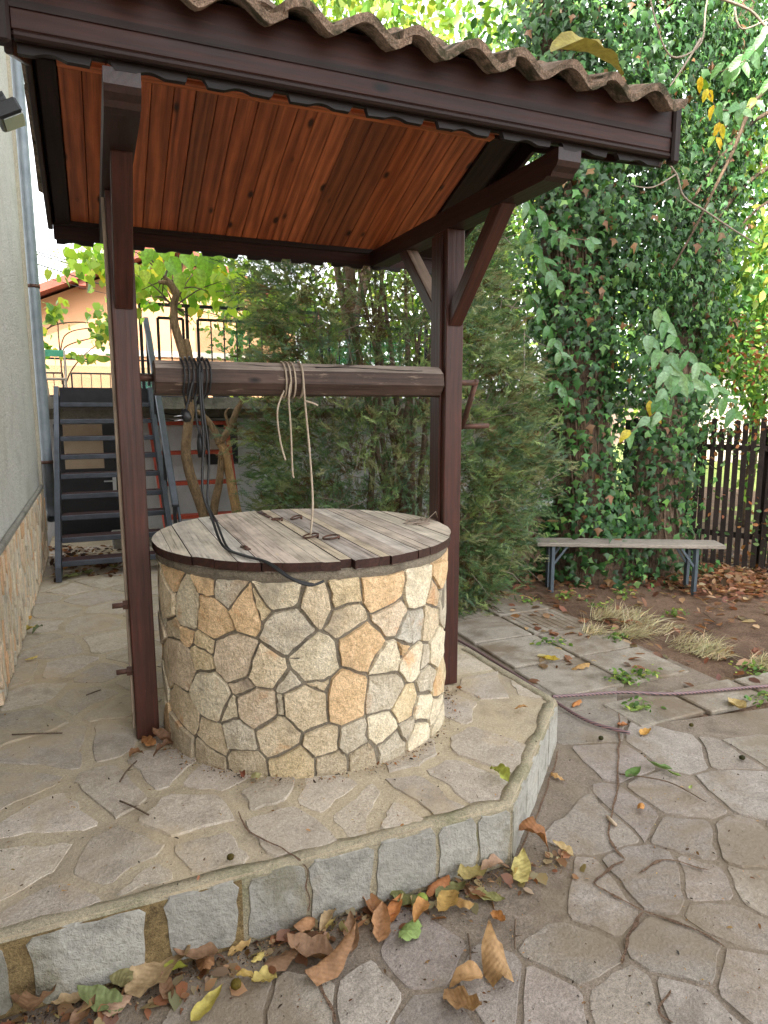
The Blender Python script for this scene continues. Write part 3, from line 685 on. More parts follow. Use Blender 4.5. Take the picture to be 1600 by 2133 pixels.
# ================================================================== roofed shelter over the well
sh = thing('well_shelter', 'dark brown timber shelter with tiled gable roof standing over the stone well', 'shelter')
def board(name, p, q, w, t, mat, parent=sh, up=(0, 0, 1), bev=.004, color=None):
    """straight timber from p to q: local X runs along the grain"""
    p = Vector(p); q = Vector(q); x = q - p; L = x.length; x.normalize(); y = Vector(up).cross(x).normalized(); z = x.cross(y)
    mb = MB(); mb.box((0, 0, 0), (L, w, t), None, bev)
    return put(name, mb.mesh(name), mat, parent, (p + q) / 2, Matrix((x, y, z)).transposed(), color)
PX = .755
for s in (-1, 1):
    p = board('post', (s * PX, 0, -.005), (s * PX, 0, 2.289), .14, .096, M['post'], up=(1, 0, 0), bev=.004)
    # a thin cover strip down the outer edge
    board('cover_strip', (s * PX - .0545, .02, .03), (s * PX - .0545, .02, 2.27), .10 if s > 0 else .09, .012, M['post'] if s > 0 else M['pale_timber'], up=(1, 0, 0), bev=.002)
    # tie beam along the depth, front end shaped
    prof = [(-.905, 2.378), (-.905, 2.335), (-.895, 2.318), (-.872, 2.305), (-.862, 2.290), (-.84, 2.298), (-.815, 2.289), (.90, 2.289), (.93, 2.30), (.94, 2.378)]
    mb = MB(); mb.prism([(b, z - 2.34) for b, z in prof], -.05, .05, lambda p_, q_, d: (p_, -d, q_)); me = mb.mesh('tie_beam')
    put('tie_beam', me, M['beam_wood'], sh, (s * (PX + .008), 0, 2.34), Matrix.Rotation(R(90), 3, 'Z'))
    board('brace', (s * PX, -.05, 1.86), (s * PX, -.50, 2.31), .07, .07, M['post'], up=(1, 0, 0))
    bb = board('brace', (s * PX, .05, 1.86), (s * PX, .50, 2.31), .07, .07, M['post'], up=(1, 0, 0))
    dv = Vector((0, -.45, .45)).normalized(); off = Vector((0, .707, .707)) * -.0
    board('brace_cap', Vector((s * PX, .05, 1.86)) + Vector((0, -.0, .0)) + Vector((0, -.707, .707)) * .0365, Vector((s * PX, .48, 2.29)) + Vector((0, -.707, .707)) * .0365, .066, .006, M['pale_timber'], up=(1, 0, 0), bev=.001) if False else None
# thin pale strips: sky light on the rear braces' upper faces, painted in
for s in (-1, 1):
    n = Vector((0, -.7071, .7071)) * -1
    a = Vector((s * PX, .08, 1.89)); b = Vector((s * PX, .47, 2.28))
    board('brace_lit_face', a + Vector((0, -.026, .026)), b + Vector((0, -.026, .026)), .066, .004, M['pale_timber'], up=(0, 1, 1), bev=.001)
    for z in (.12, .62):
        pass
XL, XR = -1.03, 1.215
RZ, EB, EZ = 2.765, .95, 2.395                                 # ridge and eave of the ceiling boards
SL = (RZ - EZ) / EB
# ceiling boards of both slopes
bx0, bx1, bw = -.945, .985, .0877
nb = int(round((bx1 - bx0) / bw)); bw = (bx1 - bx0) / nb
for side in (1, -1):
    for i in range(nb):
        x = bx0 + bw * (i + .5); dz = random.uniform(-.0015, .0015)
        off = Vector((0, SL * side, 1)).normalized() * .009
        b = board('ceiling_board', Vector((x, side * .012, RZ - .005 + dz)) + off, Vector((x, side * (EB if side > 0 else .885), EZ + dz if side > 0 else RZ - SL * .885 + dz)) + off, bw - random.uniform(.002, .004), .016, M['ceil'], up=(0, SL * side, 1), bev=.0025)
        k = b.rotation_quaternion
    # dark verge boards under the slope at either end
    for xa, xb in ((XL + .012, bx0 - .002), (bx1 + .002, XR - .08)):
        off = Vector((0, SL * side, 1)).normalized() * .004
        w = xb - xa; x = (xa + xb) / 2
        y = Vector((1, 0, 0))
        p = Vector((x, side * .01, RZ - .004)); q = Vector((x, side * (EB + .02), EZ - .012)) if side > 0 else Vector((x, -.885, RZ - SL * .885 - .004))
        xx = (q - p).normalized(); zz = xx.cross(y) * 1.0
        mb = MB(); mb.box((0, 0, 0), ((q - p).length, w, .024), None, .003)
        put('verge_board', mb.mesh('verge_board'), M['dark_trim'], sh, (p + q) / 2 + off * 0, Matrix((xx, y, xx.cross(y))).transposed())
    for xe in (XL - .012, XR + .012):                           # barge boards
        p = Vector((xe, side * .002, RZ + .03)); q = Vector((xe, side * (EB + .035), EZ + .02)) if side > 0 else Vector((xe, -.89, RZ + .03 - .89 * (RZ - EZ + .01) / (EB + .035)))
        board('barge_board', p, q, .024, .15, M['beam_wood'], up=(0, 0, 1), bev=.004)
board('ridge_strip', (bx0, 0, RZ - .016), (bx1, 0, RZ - .016), .05, .022, M['ceil'])
# eave fascias: board, groove strip and scalloped filler
def scallop(y0, z1, dep, mat, flip=1):
    pts = []; x = XL + .01; per = .253; ph = -.815
    N = int((XR - XL) / .008)
    for i in range(N + 1):
        x = XL + .01 + (XR - XL - .02) * i / N; t = ((x - ph) / per) % 1.0; t = t - 1 if t > .5 else t
        d = dep + .004 * noise.noise((x * 9, 0, 2))
        if abs(t) < .11: d = dep - .032 * math.sqrt(max(0, 1 - (t / .11) ** 2)) - .004
        elif abs(abs(t) - .5) < .16: d = dep - .010 * math.cos((abs(t) - .5) / .16 * math.pi / 2)
        pts.append((x, z1 - max(.002, d)))
    poly = [(XL + .01, z1 + .01)] + pts + [(XR - .01, z1 + .01)]
    mb = MB()
    top = [(x, z1 + .01) for x, _ in pts]
    n = len(pts); vs = [(x, y0, z) for x, z in pts] + [(x, y0, z) for x, z in top] + [(x, y0 + .02 * flip, z) for x, z in pts] + [(x, y0 + .02 * flip, z) for x, z in top]
    fs = []
    for i in range(n - 1): fs += [(i, i + 1, n + i + 1, n + i), (2 * n + i, 3 * n + i, 3 * n + i + 1, 2 * n + i + 1), (i, 2 * n + i, 2 * n + i + 1, i + 1)]
    mb.add(vs, fs); return mb.build('scalloped_strip', mat, sh)
FB = -.91
board('fascia', (XL, FB - .0125, 2.500), (XR, FB - .0125, 2.500), .17, .025, M['brown'], up=(0, 1, 0), bev=.003)
board('fascia_moulding', (XL, FB - .014, 2.404), (XR, FB - .014, 2.404), .022, .030, M['dark_trim'], up=(0, 1, 0), bev=.007)
scallop(FB + .004, 2.394, .024, M['black_trim'])
for xe in (XL - .02, XR + .012):
    board('fascia_corner', (xe, FB - .02, 2.375), (xe, FB - .02, 2.59), .04, .04, M['dark_trim'], up=(0, 1, 0), bev=.008)
board('fascia', (XL, EB + .03, 2.40), (XR, EB + .03, 2.40), .19, .025, M['brown'], up=(0, 1, 0), bev=.003)
board('fascia_moulding', (XL, EB + .008, 2.385), (XR, EB + .008, 2.385), .03, .018, M['dark_trim'], up=(0, 1, 0), bev=.004)
scallop(EB + .018, 2.318, .034, M['black_trim'])
# tiles, two waves each, laid in courses
roof = put('tile_roof', bpy.data.meshes.new('tile_roof'), None, sh, (0, 0, 2.8))
def roof_under():
    mb = MB()
    for side in (1, -1):
        p = [Vector((x, side * b, z)) for x, b, z in ((XL, .0, RZ + .085), (XR, .0, RZ + .085), (XR, .94, EZ + .09), (XL, .94, EZ + .09))]
        mb.prism([(0, 0)], 0, 0, lambda a, b, c: (0, 0, 0)) if False else None
        d = Vector((0, 0, -.02)); n = len(mb.v)
        mb.add([*p, *[q + d for q in p]], [(0, 1, 2, 3), (7, 6, 5, 4), (0, 4, 5, 1), (1, 5, 6, 2), (2, 6, 7, 3), (3, 7, 4, 0)])
    return mb.mesh('roof_deck', (0, 0, 2.8))
roof.data = roof_under(); roof.data.materials.append(M['dark_trim'])
TW = .376
def tile_mesh(L=.37):
    mb = MB(); nx, ny = 24, 3; th = .025; vs = []
    def prof(t):                                                # t in 0..1 over one wave
        return .5 + .5 * math.cos(2 * math.pi * (t - .25))
    for layer in (0, 1):
        for j in range(ny + 1):
            for i in range(nx + 1):
                u = i / nx; h = .050 * prof((u * 2) % 1.0) ** .8
                if u > .985: h = .050 * prof((.985 * 2) % 1) ** .8
                x = (u - .5) * (TW + .022); y = -L / 2 + L * j / ny
                jit = .0035 * noise.noise((x * 30, y * 12, 1.3)) if layer == 0 else 0
                vs.append((x, y, h + (th if layer == 0 else 0) + jit))
    W = nx + 1; A = (nx + 1) * (ny + 1)
    for j in range(ny):
        for i in range(nx):
            a = j * W + i; mb.f.append((a, a + 1, a + W + 1, a + W)); mb.f.append((A + a, A + a + W, A + a + W + 1, A + a + 1)); mb.sm += [True, True]
    for i in range(nx):
        for j, s in ((0, 1), (ny, -1)):
            a = j * W + i; mb.f.append((a, A + a, A + a + 1, a + 1)[::s]); mb.sm.append(False)
    for j in range(ny):
        for i, s in ((0, -1), (nx, 1)):
            a = j * W + i; mb.f.append((a, A + a, A + a + W, a + W)[::s]); mb.sm.append(False)
    mb.v = vs; return mb.mesh('tile')
tmesh = tile_mesh(); tmesh.materials.append(M['tile'])
ang = math.atan(SL)
for side in (-1, 1):
    for r in range(4):
        b = .99 - .155 - r * .285
        for k in range(7):
            x = -1.03 + TW * (k + .5) - .045
            if x > XR + .02: continue
            zb = RZ + .130 - SL * b + .012
            rot = Matrix.Rotation(0 if side < 0 else math.pi, 3, 'Z') @ Matrix.Rotation(ang - .05, 3, 'X')
            put('tile', tmesh, None, roof, (x + random.uniform(-.006, .006), side * (b + random.uniform(-.012, .012)), zb + random.uniform(-.003, .005)), rot @ Matrix.Rotation(random.uniform(-.022, .022), 3, 'Z') @ Matrix.Rotation(random.uniform(-.012, .012), 3, 'Y'))
mb = MB()
for k in range(7): pass
rc = MB(); rc.tube([(XL - .02, 0, RZ + .12), (XR + .05, 0, RZ + .12)], .075, 12); rc.build('ridge_cap', M['tile'], roof)
# bolts through the left post
for z in (.42, .06 + .06):
    mb = MB(); mb.tube([(-PX - .05, -.02, z + .18), (-PX - .115, -.02, z + .18)], .012, 8); mb.tube([(-PX - .05, -.02, z + .18), (-PX - .072, -.02, z + .18)], .022, 6, smooth=False); mb.build('bolt', M['rust'], sh)

# ------------------------------------------------------------------ windlass, ropes, cord
wl = thing('windlass', 'octagonal cracked wooden windlass drum with iron crank between the shelter posts', 'windlass', (0, 0, 1.57))
mb = MB(); n = 8; rr = .076
oct_ = [(rr * math.cos(R(22.5 + 45 * k - 8)), rr * math.sin(R(22.5 + 45 * k - 8))) for k in range(8)]
xs = [-.652, -.646] + list(np.linspace(-.60, .66, 40)) + [.696, .702]
vs = []
for x in xs:
    s = .93 if x in (-.652, .702) else 1.0
    vs += [(x, p * s, q * s) for p, q in oct_]
fs = [(i * 8 + k, i * 8 + (k + 1) % 8, i * 8 + 8 + (k + 1) % 8, i * 8 + 8 + k) for i in range(len(xs) - 1) for k in range(8)] + [tuple(range(8))[::-1], tuple((len(xs) - 1) * 8 + k for k in range(8))]
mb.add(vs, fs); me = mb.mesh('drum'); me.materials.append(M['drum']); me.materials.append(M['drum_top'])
for f in me.polygons: f.material_index = 1 if f.normal.z > .3 and abs(f.normal.x) < .5 else 0  # upper facets paler than the front: sky light put into the colour, with dust
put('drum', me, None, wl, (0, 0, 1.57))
# drying cracks as thin flat near-black strips laid on the facet
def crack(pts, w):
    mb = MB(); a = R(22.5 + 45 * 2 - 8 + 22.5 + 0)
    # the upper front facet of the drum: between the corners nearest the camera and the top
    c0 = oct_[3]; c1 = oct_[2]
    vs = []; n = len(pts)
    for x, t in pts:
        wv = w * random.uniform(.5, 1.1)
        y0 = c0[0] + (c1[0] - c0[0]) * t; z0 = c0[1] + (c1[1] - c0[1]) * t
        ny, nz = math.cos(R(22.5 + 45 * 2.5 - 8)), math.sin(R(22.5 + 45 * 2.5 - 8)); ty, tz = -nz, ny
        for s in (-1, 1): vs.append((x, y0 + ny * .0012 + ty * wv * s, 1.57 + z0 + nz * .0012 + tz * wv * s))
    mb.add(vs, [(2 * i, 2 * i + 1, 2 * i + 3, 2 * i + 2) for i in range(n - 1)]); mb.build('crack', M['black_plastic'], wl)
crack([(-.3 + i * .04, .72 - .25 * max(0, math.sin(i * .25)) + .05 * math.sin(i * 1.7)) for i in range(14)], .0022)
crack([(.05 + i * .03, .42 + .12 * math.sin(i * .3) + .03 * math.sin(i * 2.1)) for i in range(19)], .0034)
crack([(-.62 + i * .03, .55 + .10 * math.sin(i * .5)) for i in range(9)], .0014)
mb = MB(); mb.tube([(-.73, 0, 1.57), (-.64, 0, 1.57)], .016, 10); mb.tube([(.69, 0, 1.57), (.925, 0, 1.57)], .0155, 12); mb.build('axle', M['rust'], wl)
h0 = at(988, 799, a=.912); h1 = at(961, 890, a=.925)
arm1 = Vector((.925, .150, 1.343))
mb = MB(); mb.tube([(.918, -.008, 1.583), arm1 + Vector((0, -.004, -.006))], .0145, 10); mb.build('crank_arm', M['rust'], wl)
mb = MB(); mb.tube([arm1, arm1 + Vector((.165, 0, .003))], .0145, 12); mb.build('handle', M['rust'], wl)

def rope(name, label, paths, r, group=None):
    mb = MB()
    for p in paths: mb.tube(smooth_path(p, 5), r, 6)
    return tag(mb.build(name, M['rope']), label, 'rope', group)
def wrap(x, dx, R0=.081, z0=1.57, k0=0, k1=12):
    return [Vector((x + dx * k / 12, math.cos(2 * math.pi * k / 12 + 1.6) * R0, z0 + math.sin(2 * math.pi * k / 12 + 1.6) * R0)) for k in range(k0, k1 + 1)]
rope('rope', 'pale thin rope wound thrice on the drum with two loose ends hanging free', [wrap(-.10, .02), wrap(-.08, .02), wrap(-.06, .025), [(-.075, -.08, 1.56), (-.088, -.085, 1.49), (-.08, -.08, 1.35), (-.075, -.075, 1.16), (-.068, -.075, 1.128)],
     [(-.105, -.07, 1.52), (-.14, -.08, 1.43), (-.13, -.08, 1.3), (-.108, -.08, 1.21)]], .0042)
rope('rope', 'single pale rope running from the drum down to a ring on the lid', [wrap(-.02, .008), [(-.018, -.081, 1.57), (-.012, -.083, 1.46), (.0, -.1, 1.25), (-.004, -.15, 1.02), (-.03, -.195, .885)], [(-.014, -.083, 1.475), (.02, -.09, 1.466), (.045, -.085, 1.455)]], .0048)
cord = thing('power_cord', 'black power cord with plug looped over the left end of the windlass drum', 'power cord', (-.5, 0, 1.6))
mb = MB()
for k in range(7):
    x = -.535 + .018 * k; mb.tube([Vector((x + .004 * math.sin(t), math.cos(a) * (.085 + .003 * (k % 3)), 1.57 + math.sin(a) * (.085 + .003 * (k % 3)))) for t, a in enumerate(np.linspace(R(20), R(225), 12))] + [Vector((-.50 + .01 * (k - 3), -.07, 1.45 + .01 * (k % 4)))], .0048, 6)
mb.tube(smooth_path([(-.47, -.08, 1.63), (-.475, -.1, 1.5), (-.47, -.11, 1.32), (-.485, -.13, 1.1), (-.46, -.2, .98), (-.44, -.32, .89), (-.40, -.48, .88), (-.335, -.62, .876), (-.27, -.705, .83), (-.20, -.735, .80), (-.14, -.72, .805)], 6), .0055, 6)
mb.tube(smooth_path([(-.465, -.085, 1.60), (-.465, -.105, 1.45), (-.45, -.11, 1.25), (-.465, -.13, 1.05), (-.445, -.22, .97), (-.425, -.35, .885), (-.385, -.5, .88), (-.32, -.63, .872), (-.255, -.71, .825), (-.18, -.73, .80)], 6), .005, 6)
mb.tube(smooth_path([(-.50, -.085, 1.56), (-.525, -.09, 1.47), (-.535, -.09, 1.43)], 5), .005, 6)
mb.tube(smooth_path([(-.495, -.085, 1.5), (-.492, -.09, 1.4), (-.482, -.09, 1.33)], 5), .005, 6)
mb.build('cord_loops', M['cable'], cord)
mb = MB(); mb.tube([(-.538, -.09, 1.44), (-.538, -.092, 1.425), (-.532, -.095, 1.40), (-.53, -.095, 1.385)], [.007, .019, .021, .012], 10); pl = mb.build('plug', M['black_plastic'], cord)
for s in (-1, 1):
    mb = MB(); mb.tube([(-.545, -.1, 1.405 + .009 * s), (-.585, -.105, 1.40 + .009 * s)], .0026, 6); mb.build('pin', M['silver'], pl)
mb = MB(); mb.tube([(-.483, -.09, 1.335), (-.482, -.09, 1.30), (-.478, -.09, 1.27), (-.477, -.09, 1.235)], [.007, .014, .018, .016], 10); mb.build('socket', M['black_plastic'], cord)

# ================================================================== the house on the left
HX, HB = -1.42, 4.22
house = thing('house', 'grey stuccoed house with a stone clad base along the left of the yard', 'house', (HX, 0, 0))
mb = MB(); mb.box((HX - 4.5, (HB - 9) / 2, 3.9), (9, HB + 9, 8.4)); mb.build('wall', M['stucco'], house)
mb = MB(); mb.box((HX - 4.5, (HB - 9) / 2, 8.25), (9.5, HB + 9.5, .3)); mb.build('eave', M['eave'], house)
mb = MB(); mb.prism([(-9.2, 0), (.2, 0), (-4.5, 2.6)], -9.2, HB + .2, lambda p, q, d: (HX + p, d, 8.4 + q)); mb.build('roof', M['tile'], house)
mb = MB(); mb.box((HX + .007, (HB - 9) / 2 + .008, .27), (.014, HB + 9.0, .80)); base = mb.build('stone_base', M['clad_joint'], house)
mb = MB(); mb.box((HX + .016, (HB - 9) / 2 + .01, .692), (.032, HB + 9, .045), None, .01); mb.build('base_ledge', M['concrete'], house)
ss = []
bb = [(.55, 0.0), (HB, 0.0), (HB, .668), (.55, .668)]
for _ in range(9000):
    p = (random.uniform(.5, HB), random.uniform(-.05, .70))
    if all(((p[0] - q[0]) / .062) ** 2 + ((p[1] - q[1]) / .19) ** 2 > random.uniform(.6, 1.2) for q in ss): ss.append(p)
CL = [(1.05, 1.0, .93), (1.0, .98, .98), (1.1, .95, .85), (1.12, .82, .62), (.92, .92, .94), (1.1, 1.08, 1.05), (1.0, .92, .85)]
K = .062 / .19
for c in cells([(x, y * K) for x, y in ss], [(x, y * K) for x, y in bb], .007):
    if not c: continue
    c = roughen(c, .003, 14, .12); c = [(x, y / K) for x, y in c]
    if len(c) < 5: continue
    me, o = stone_mesh('cladding_stone', c, lambda s, z, h: Vector((HX + .014 + h, s, z)), .006, .016 + random.uniform(-.004, .008), .004, .004)
    k = random.uniform(.85, 1.08); cc = random.choice(CL); put('cladding_stone', me, M['clad'], base, o, None, tuple(x * k for x in cc))
mb = MB(); mb.box((HX + .012, HB - .03, 4.5), (.03, .07, 7.6)); mb.build('corner_trim', M['cream'], house)
pipe = thing('downpipe', 'pale grey drainpipe down the corner of the stuccoed house', 'downpipe', (-1.352, HB + .09, .4))
mb = MB(); mb.tube([(-1.352, HB + .09, .88), (-1.352, HB + .09, 8.2)], .053, 14, caps=False); mb.build('pipe', M['zinc'], pipe)
mb = MB(); mb.tube([(-1.352, HB + .09, .90), (-1.352, HB + .09, .52), (-1.352, HB + .075, .44), (-1.33, HB + .01, .36)], .055, 14, caps=False); mb.build('lower_pipe', M['zinc_dark'], pipe)
for z in (.90, 2.55):
    mb = MB(); mb.tube([(-1.352, HB + .09, z), (-1.352, HB + .09, z + .03)], .058, 14); mb.build('bracket', M['rust'], pipe)
fl = thing('floodlight', 'small black floodlight fixed high on the stuccoed house wall', 'lamp', (-1.25, 1.79, 3.17))
c = Vector((-1.27, 2.0, 3.235)); rt = Matrix.Rotation(R(-28), 3, 'Y')
mb = MB(); mb.box(c, (.15, .24, .09), rt, .012); mb.box(c + rt @ Vector((-.02, 0, .06)), (.10, .17, .05), rt, .01)
for k in range(5): mb.box(c + rt @ Vector((-.02, -.07 + .035 * k, .09)), (.10, .006, .03), rt)
mb.build('housing', M['black_plastic'], fl)
mb = MB(); mb.box(c + rt @ Vector((.01, 0, -.047)), (.12, .20, .008), rt); mb.build('lens', M['glass'], fl)
mb = MB(); mb.tube([(-1.42, 1.95, 3.30), (-1.33, 1.97, 3.30), (-1.29, 1.98, 3.27)], .012, 8); mb.build('bracket', M['black_plastic'], fl)

# ================================================================== stairs, terrace and cellar behind
st = thing('staircase', 'steep dark steel outdoor staircase with wooden treads leading up to the terrace', 'staircase', (-.78, 3.1, 0))
SA0, SA1 = -1.225, -.335
for k in range(9):
    z = .128 + .1685 * k; y = 3.2 + .2 * k
    mb = MB(); mb.box(((SA0 + SA1) / 2, y + .10, z), (SA1 - SA0, .19, .022), None, .004)
    for j in range(3): mb.box(((SA0 + SA1) / 2, y + .05 + .045 * j, z + .013), (SA1 - SA0 - .10, .012, .008))
    t = mb.build('tread', M['tread'], st)
    mb = MB(); mb.box(((SA0 + SA1) / 2, y - .006, z - .008), (SA1 - SA0, .022, .045), None, .004)
    for x in (SA0 + .03, SA1 - .03): mb.box((x, y + .10, z - .014), (.05, .20, .034), None, .004)
    mb.build('tread_frame', M['steel'], t)
for x in (SA0 - .025, SA1 + .02):
    mb = MB(); mb.prism([(3.05, 0), (3.2, 0), (3.3, .06), (5.02, 1.50), (5.02, 1.66), (4.9, 1.66), (3.05, .12)], -.022, .022, lambda p, q, d: (x + d, p, q)); mb.build('stringer', M['steel'], st)
mb = MB(); mb.box(((SA0 + SA1) / 2, 4.98, 1.57), (SA1 - SA0, .02, .16)); mb.build('top_riser', M['black_steel'], st)
hr0, hr1 = Vector((-.295, 2.97, .60)), Vector((-.295, 5.32, 2.44))
mb = MB(); mb.bar(hr0, hr1, .06, .045, bev=.008); mb.bar(hr0 + Vector((.035, 0, -.16)), hr1 + Vector((.035, -.05, -.16)), .022, .05, bev=.005); mb.build('handrail', M['steel'], st)
for t in (.04, .36, .68, .98):
    p = hr0.lerp(hr1, t); mb = MB(); mb.bar(p, (p.x, p.y, max(0, p.z - .72)), .03, .03, up=(1, 0, 0)); mb.build('baluster', M['black_steel'], st)
tag(sheet('cellar_floor', [(-1.42, 4.7), (3.2, 4.7), (3.2, 6.1), (-1.42, 6.1)], -.20, M['concrete']), kind='structure')
ter = thing('terrace', 'concrete terrace over a low whitewashed cellar behind the staircase', 'terrace', (1, 6, 0))
mb = MB(); mb.box((2.2, 9.4, 1.49), (9.6, 8.8, .13)); mb.build('slab', M['concrete'], ter)
mb = MB(); mb.box((2.2, 6.1, .6), (9.6, .2, 1.66)); cw = mb.build('cellar_wall', M['cellar'], ter)
mb = MB(); mb.box((2.2, 5.98, 1.36), (9.6, .04, .12)); mb.build('lintel_band', M['concrete'], ter)
dr = MB(); dr.box((-.93, 5.98, .47), (.86, .05, 1.54), None, .004); door = dr.build('door', M['black_paint'], ter)
p0, p1 = at(130, 884, b=5.94), at(218, 975, b=5.94)
mb = MB(); mb.box(((p0.x + p1.x) / 2, 5.948, (p0.z + p1.z) / 2), (p1.x - p0.x, .012, p0.z - p1.z), None, .003); mb.build('door_board', M['card'], door)
hp = at(239, 1008, b=5.93)
mb = MB(); mb.box((hp.x, 5.945, hp.z), (.042, .01, .21), None, .003); mb.bar((hp.x, 5.93, hp.z + .04), (hp.x, 5.90, hp.z + .04), .016, .016); mb.bar((hp.x + .01, 5.90, hp.z + .04), (hp.x - .12, 5.90, hp.z + .04), .018, .018, bev=.004); mb.build('handle', M['silver'], door)
w0, w1 = at(428, 876, b=5.96), at(497, 966, b=5.96)
mb = MB(); mb.box(((w0.x + w1.x) / 2, 5.985, (w0.z + w1.z) / 2), (w1.x - w0.x, .03, w0.z - w1.z)); win = mb.build('window', M['black_paint'], ter)
mb = MB(); mb.box((w0.x + .17, 5.965, (w0.z + w1.z) / 2 + .05), (.26, .012, .30), None, .003); mb.build('shutter_board', M['far_white'], win)
for px in range(3):                                            # cable along the cellar lintel
    a, b = at(500 + 10 * px, 868 + 14 * px, b=5.93), at(330, 860 + 12 * px, b=5.93)
    mb = MB(); mb.tube(smooth_path([a, (a + b) / 2 + Vector((0, 0, -.03)), b], 6), .006, 6); mb.build('lintel_cable', M['cable'], ter) if px < 2 else None
step = MB(); step.box((-.55, 4.6, .0), (.5, .5, .22), None, .01); tag(step.build('concrete_block', M['concrete']), 'mossy concrete block lying under the staircase', 'block')
def railing(name, label, x0, x1, y, z0, ztop, zin, posts, panels, gap, group=None):
    t = thing(name, label, 'railing', ((x0 + x1) / 2, y, z0), group)
    mb = MB(); mb.bar((x0, y, ztop), (x1, y, ztop), .05, .035); mb.build('top_rail', M['black_steel'], t)
    for x in posts: mb = MB(); mb.bar((x, y, z0), (x, y, ztop), .035, .035, up=(1, 0, 0)); mb.build('post', M['black_steel'], t)
    for a, b in panels:
        mb = MB(); mb.bar((a, y, zin), (b, y, zin), .03, .03); mb.bar((a, y, z0 + .09), (b, y, z0 + .09), .03, .03); mb.bar((a, y, z0 + .09), (a, y, zin), .03, .03, up=(1, 0, 0)); mb.bar((b, y, z0 + .09), (b, y, zin), .03, .03, up=(1, 0, 0)); fr = mb.build('panel_frame', M['black_steel'], t)
        n = max(1, int((b - a) / gap))
        for i in range(1, n):
            x = a + (b - a) * i / n; mb = MB(); mb.bar((x, y, z0 + .09), (x, y, zin), .014, .014, up=(1, 0, 0)); mb.build('bar', M['black_steel'], fr)
    mb = MB(); mb.bar((x0, y, (zin * .45 + z0 * .55)), (x1, y, (zin * .45 + z0 * .55)), .018, .018) if False else None
    return t
railing('terrace_railing', 'black steel railing along the front edge of the terrace, behind the lilac', -.38, 4.2, 5.2, 1.555, 2.585, 2.44, (-.36, .145, 1.75, 3.2, 4.2), ((-.175, .10), (.265, 1.6), (1.85, 3.1)), .137)
railing('terrace_railing', 'black steel railing at the far left side of the terrace below the peach house', -2.4, 1.2, 11.0, 1.555, 2.32, 2.06, (-2.4, -1.35, -.2, 1.2), ((-2.3, -1.4), (-1.25, -.25), (-.15, 1.1)), .15)
mb = MB(); mb.add([(-2.35, 11.08, 1.6), (1.2, 11.08, 1.6), (1.2, 11.08, 2.2), (-2.35, 11.08, 2.2)], [(0, 1, 2, 3)]); tag(mb.build('green_net', M['net']), 'green shade net stretched behind the far terrace railing', 'net')
mb = MB(); mb.add([(.27, 5.5, 1.6), (3.1, 5.5, 1.6), (3.1, 5.5, 2.3), (.27, 5.5, 2.38)], [(0, 1, 2, 3)]); tag(mb.build('green_net', M['net']), 'green shade net behind the front terrace railing', 'net')
# garden chair on the terrace
ch = thing('garden_chair', 'white framed chair with a green fabric top on the terrace by the drainpipe', 'chair', (-1.32, 7, 1.555))
mb = MB(); mb.box((-1.335, 7.0, 2.14), (.26, .015, .085), None, .005); mb.build('backrest', M['net'] if False else rough_mat('green_fabric', ['#4f9f80', '#5fae8f'], 8, .9, .3, 80), ch)
for s in (-1, 1):
    x = -1.335 + .115 * s
    mb = MB(); mb.tube(smooth_path([(x, 7.0, 2.18), (x + .01 * s, 6.98, 1.95), (x, 6.95, 1.78), (x - .02 * s, 6.9, 1.56)], 4), .012, 8); mb.build('leg', M['far_white'], ch)
    mb = MB(); mb.tube([(x, 6.95, 1.79), (x, 6.65, 1.79), (x + .02, 6.62, 1.56)], .012, 8); mb.build('leg', M['far_white'], ch)
mb = MB(); mb.box((-1.335, 6.8, 1.80), (.25, .34, .02), None, .005); mb.build('seat', M['far_white'], ch)
# orange rack leaning by the cellar wall
rk = thing('shelf_rack', 'orange wooden shelf rack leaning against the whitewashed cellar wall', 'rack', (.2, 5.6, -.2))
for (u0, v0), (u1, v1) in (((311, 872), (347, 1097)), ((470, 877), (500, 1080))):
    mb = MB(); mb.bar(at(u1, v1, b=5.45) - Vector((0, 0, .1)), at(u0, v0, b=5.85), .05, .06, up=(0, 1, 0), bev=.004); mb.build('upright', M['orange_paint'], rk)
for (u0, v0), (u1, v1), b in (((313, 882), (470, 880), 5.84), ((322, 944), (478, 940), 5.72), ((333, 1008), (487, 1004), 5.62), ((343, 1078), (497, 1072), 5.5)):
    p, q = at(u0, v0, b=b), at(u1, v1, b=b); q.z = p.z
    mb = MB(); mb.bar(p, q, .16, .045, bev=.004); mb.build('shelf', M['orange_paint'], rk)
# overhead wires
for i, (v0, v1) in enumerate(((520, 566), (525, 574), (545, 600), (570, 610))):
    a, b = at(60, v0, b=13), at(330, v1 + 22, b=15); d = (b - a)
    mb = MB(); mb.tube(smooth_path([a - d * 1.2, a, (a + b) / 2 - Vector((0, 0, .05)), b, b + d * 1.5], 5), (.012, .012, .014, .007)[i], 5)
    tag(mb.build('overhead_wire', M['cable']), ('topmost overhead wire crossing the sky left of the post', 'overhead wire just under the topmost one', 'thickest overhead wire, third from the top', 'thin lowest overhead wire above the peach house')[i], 'wire', 'overhead wires')
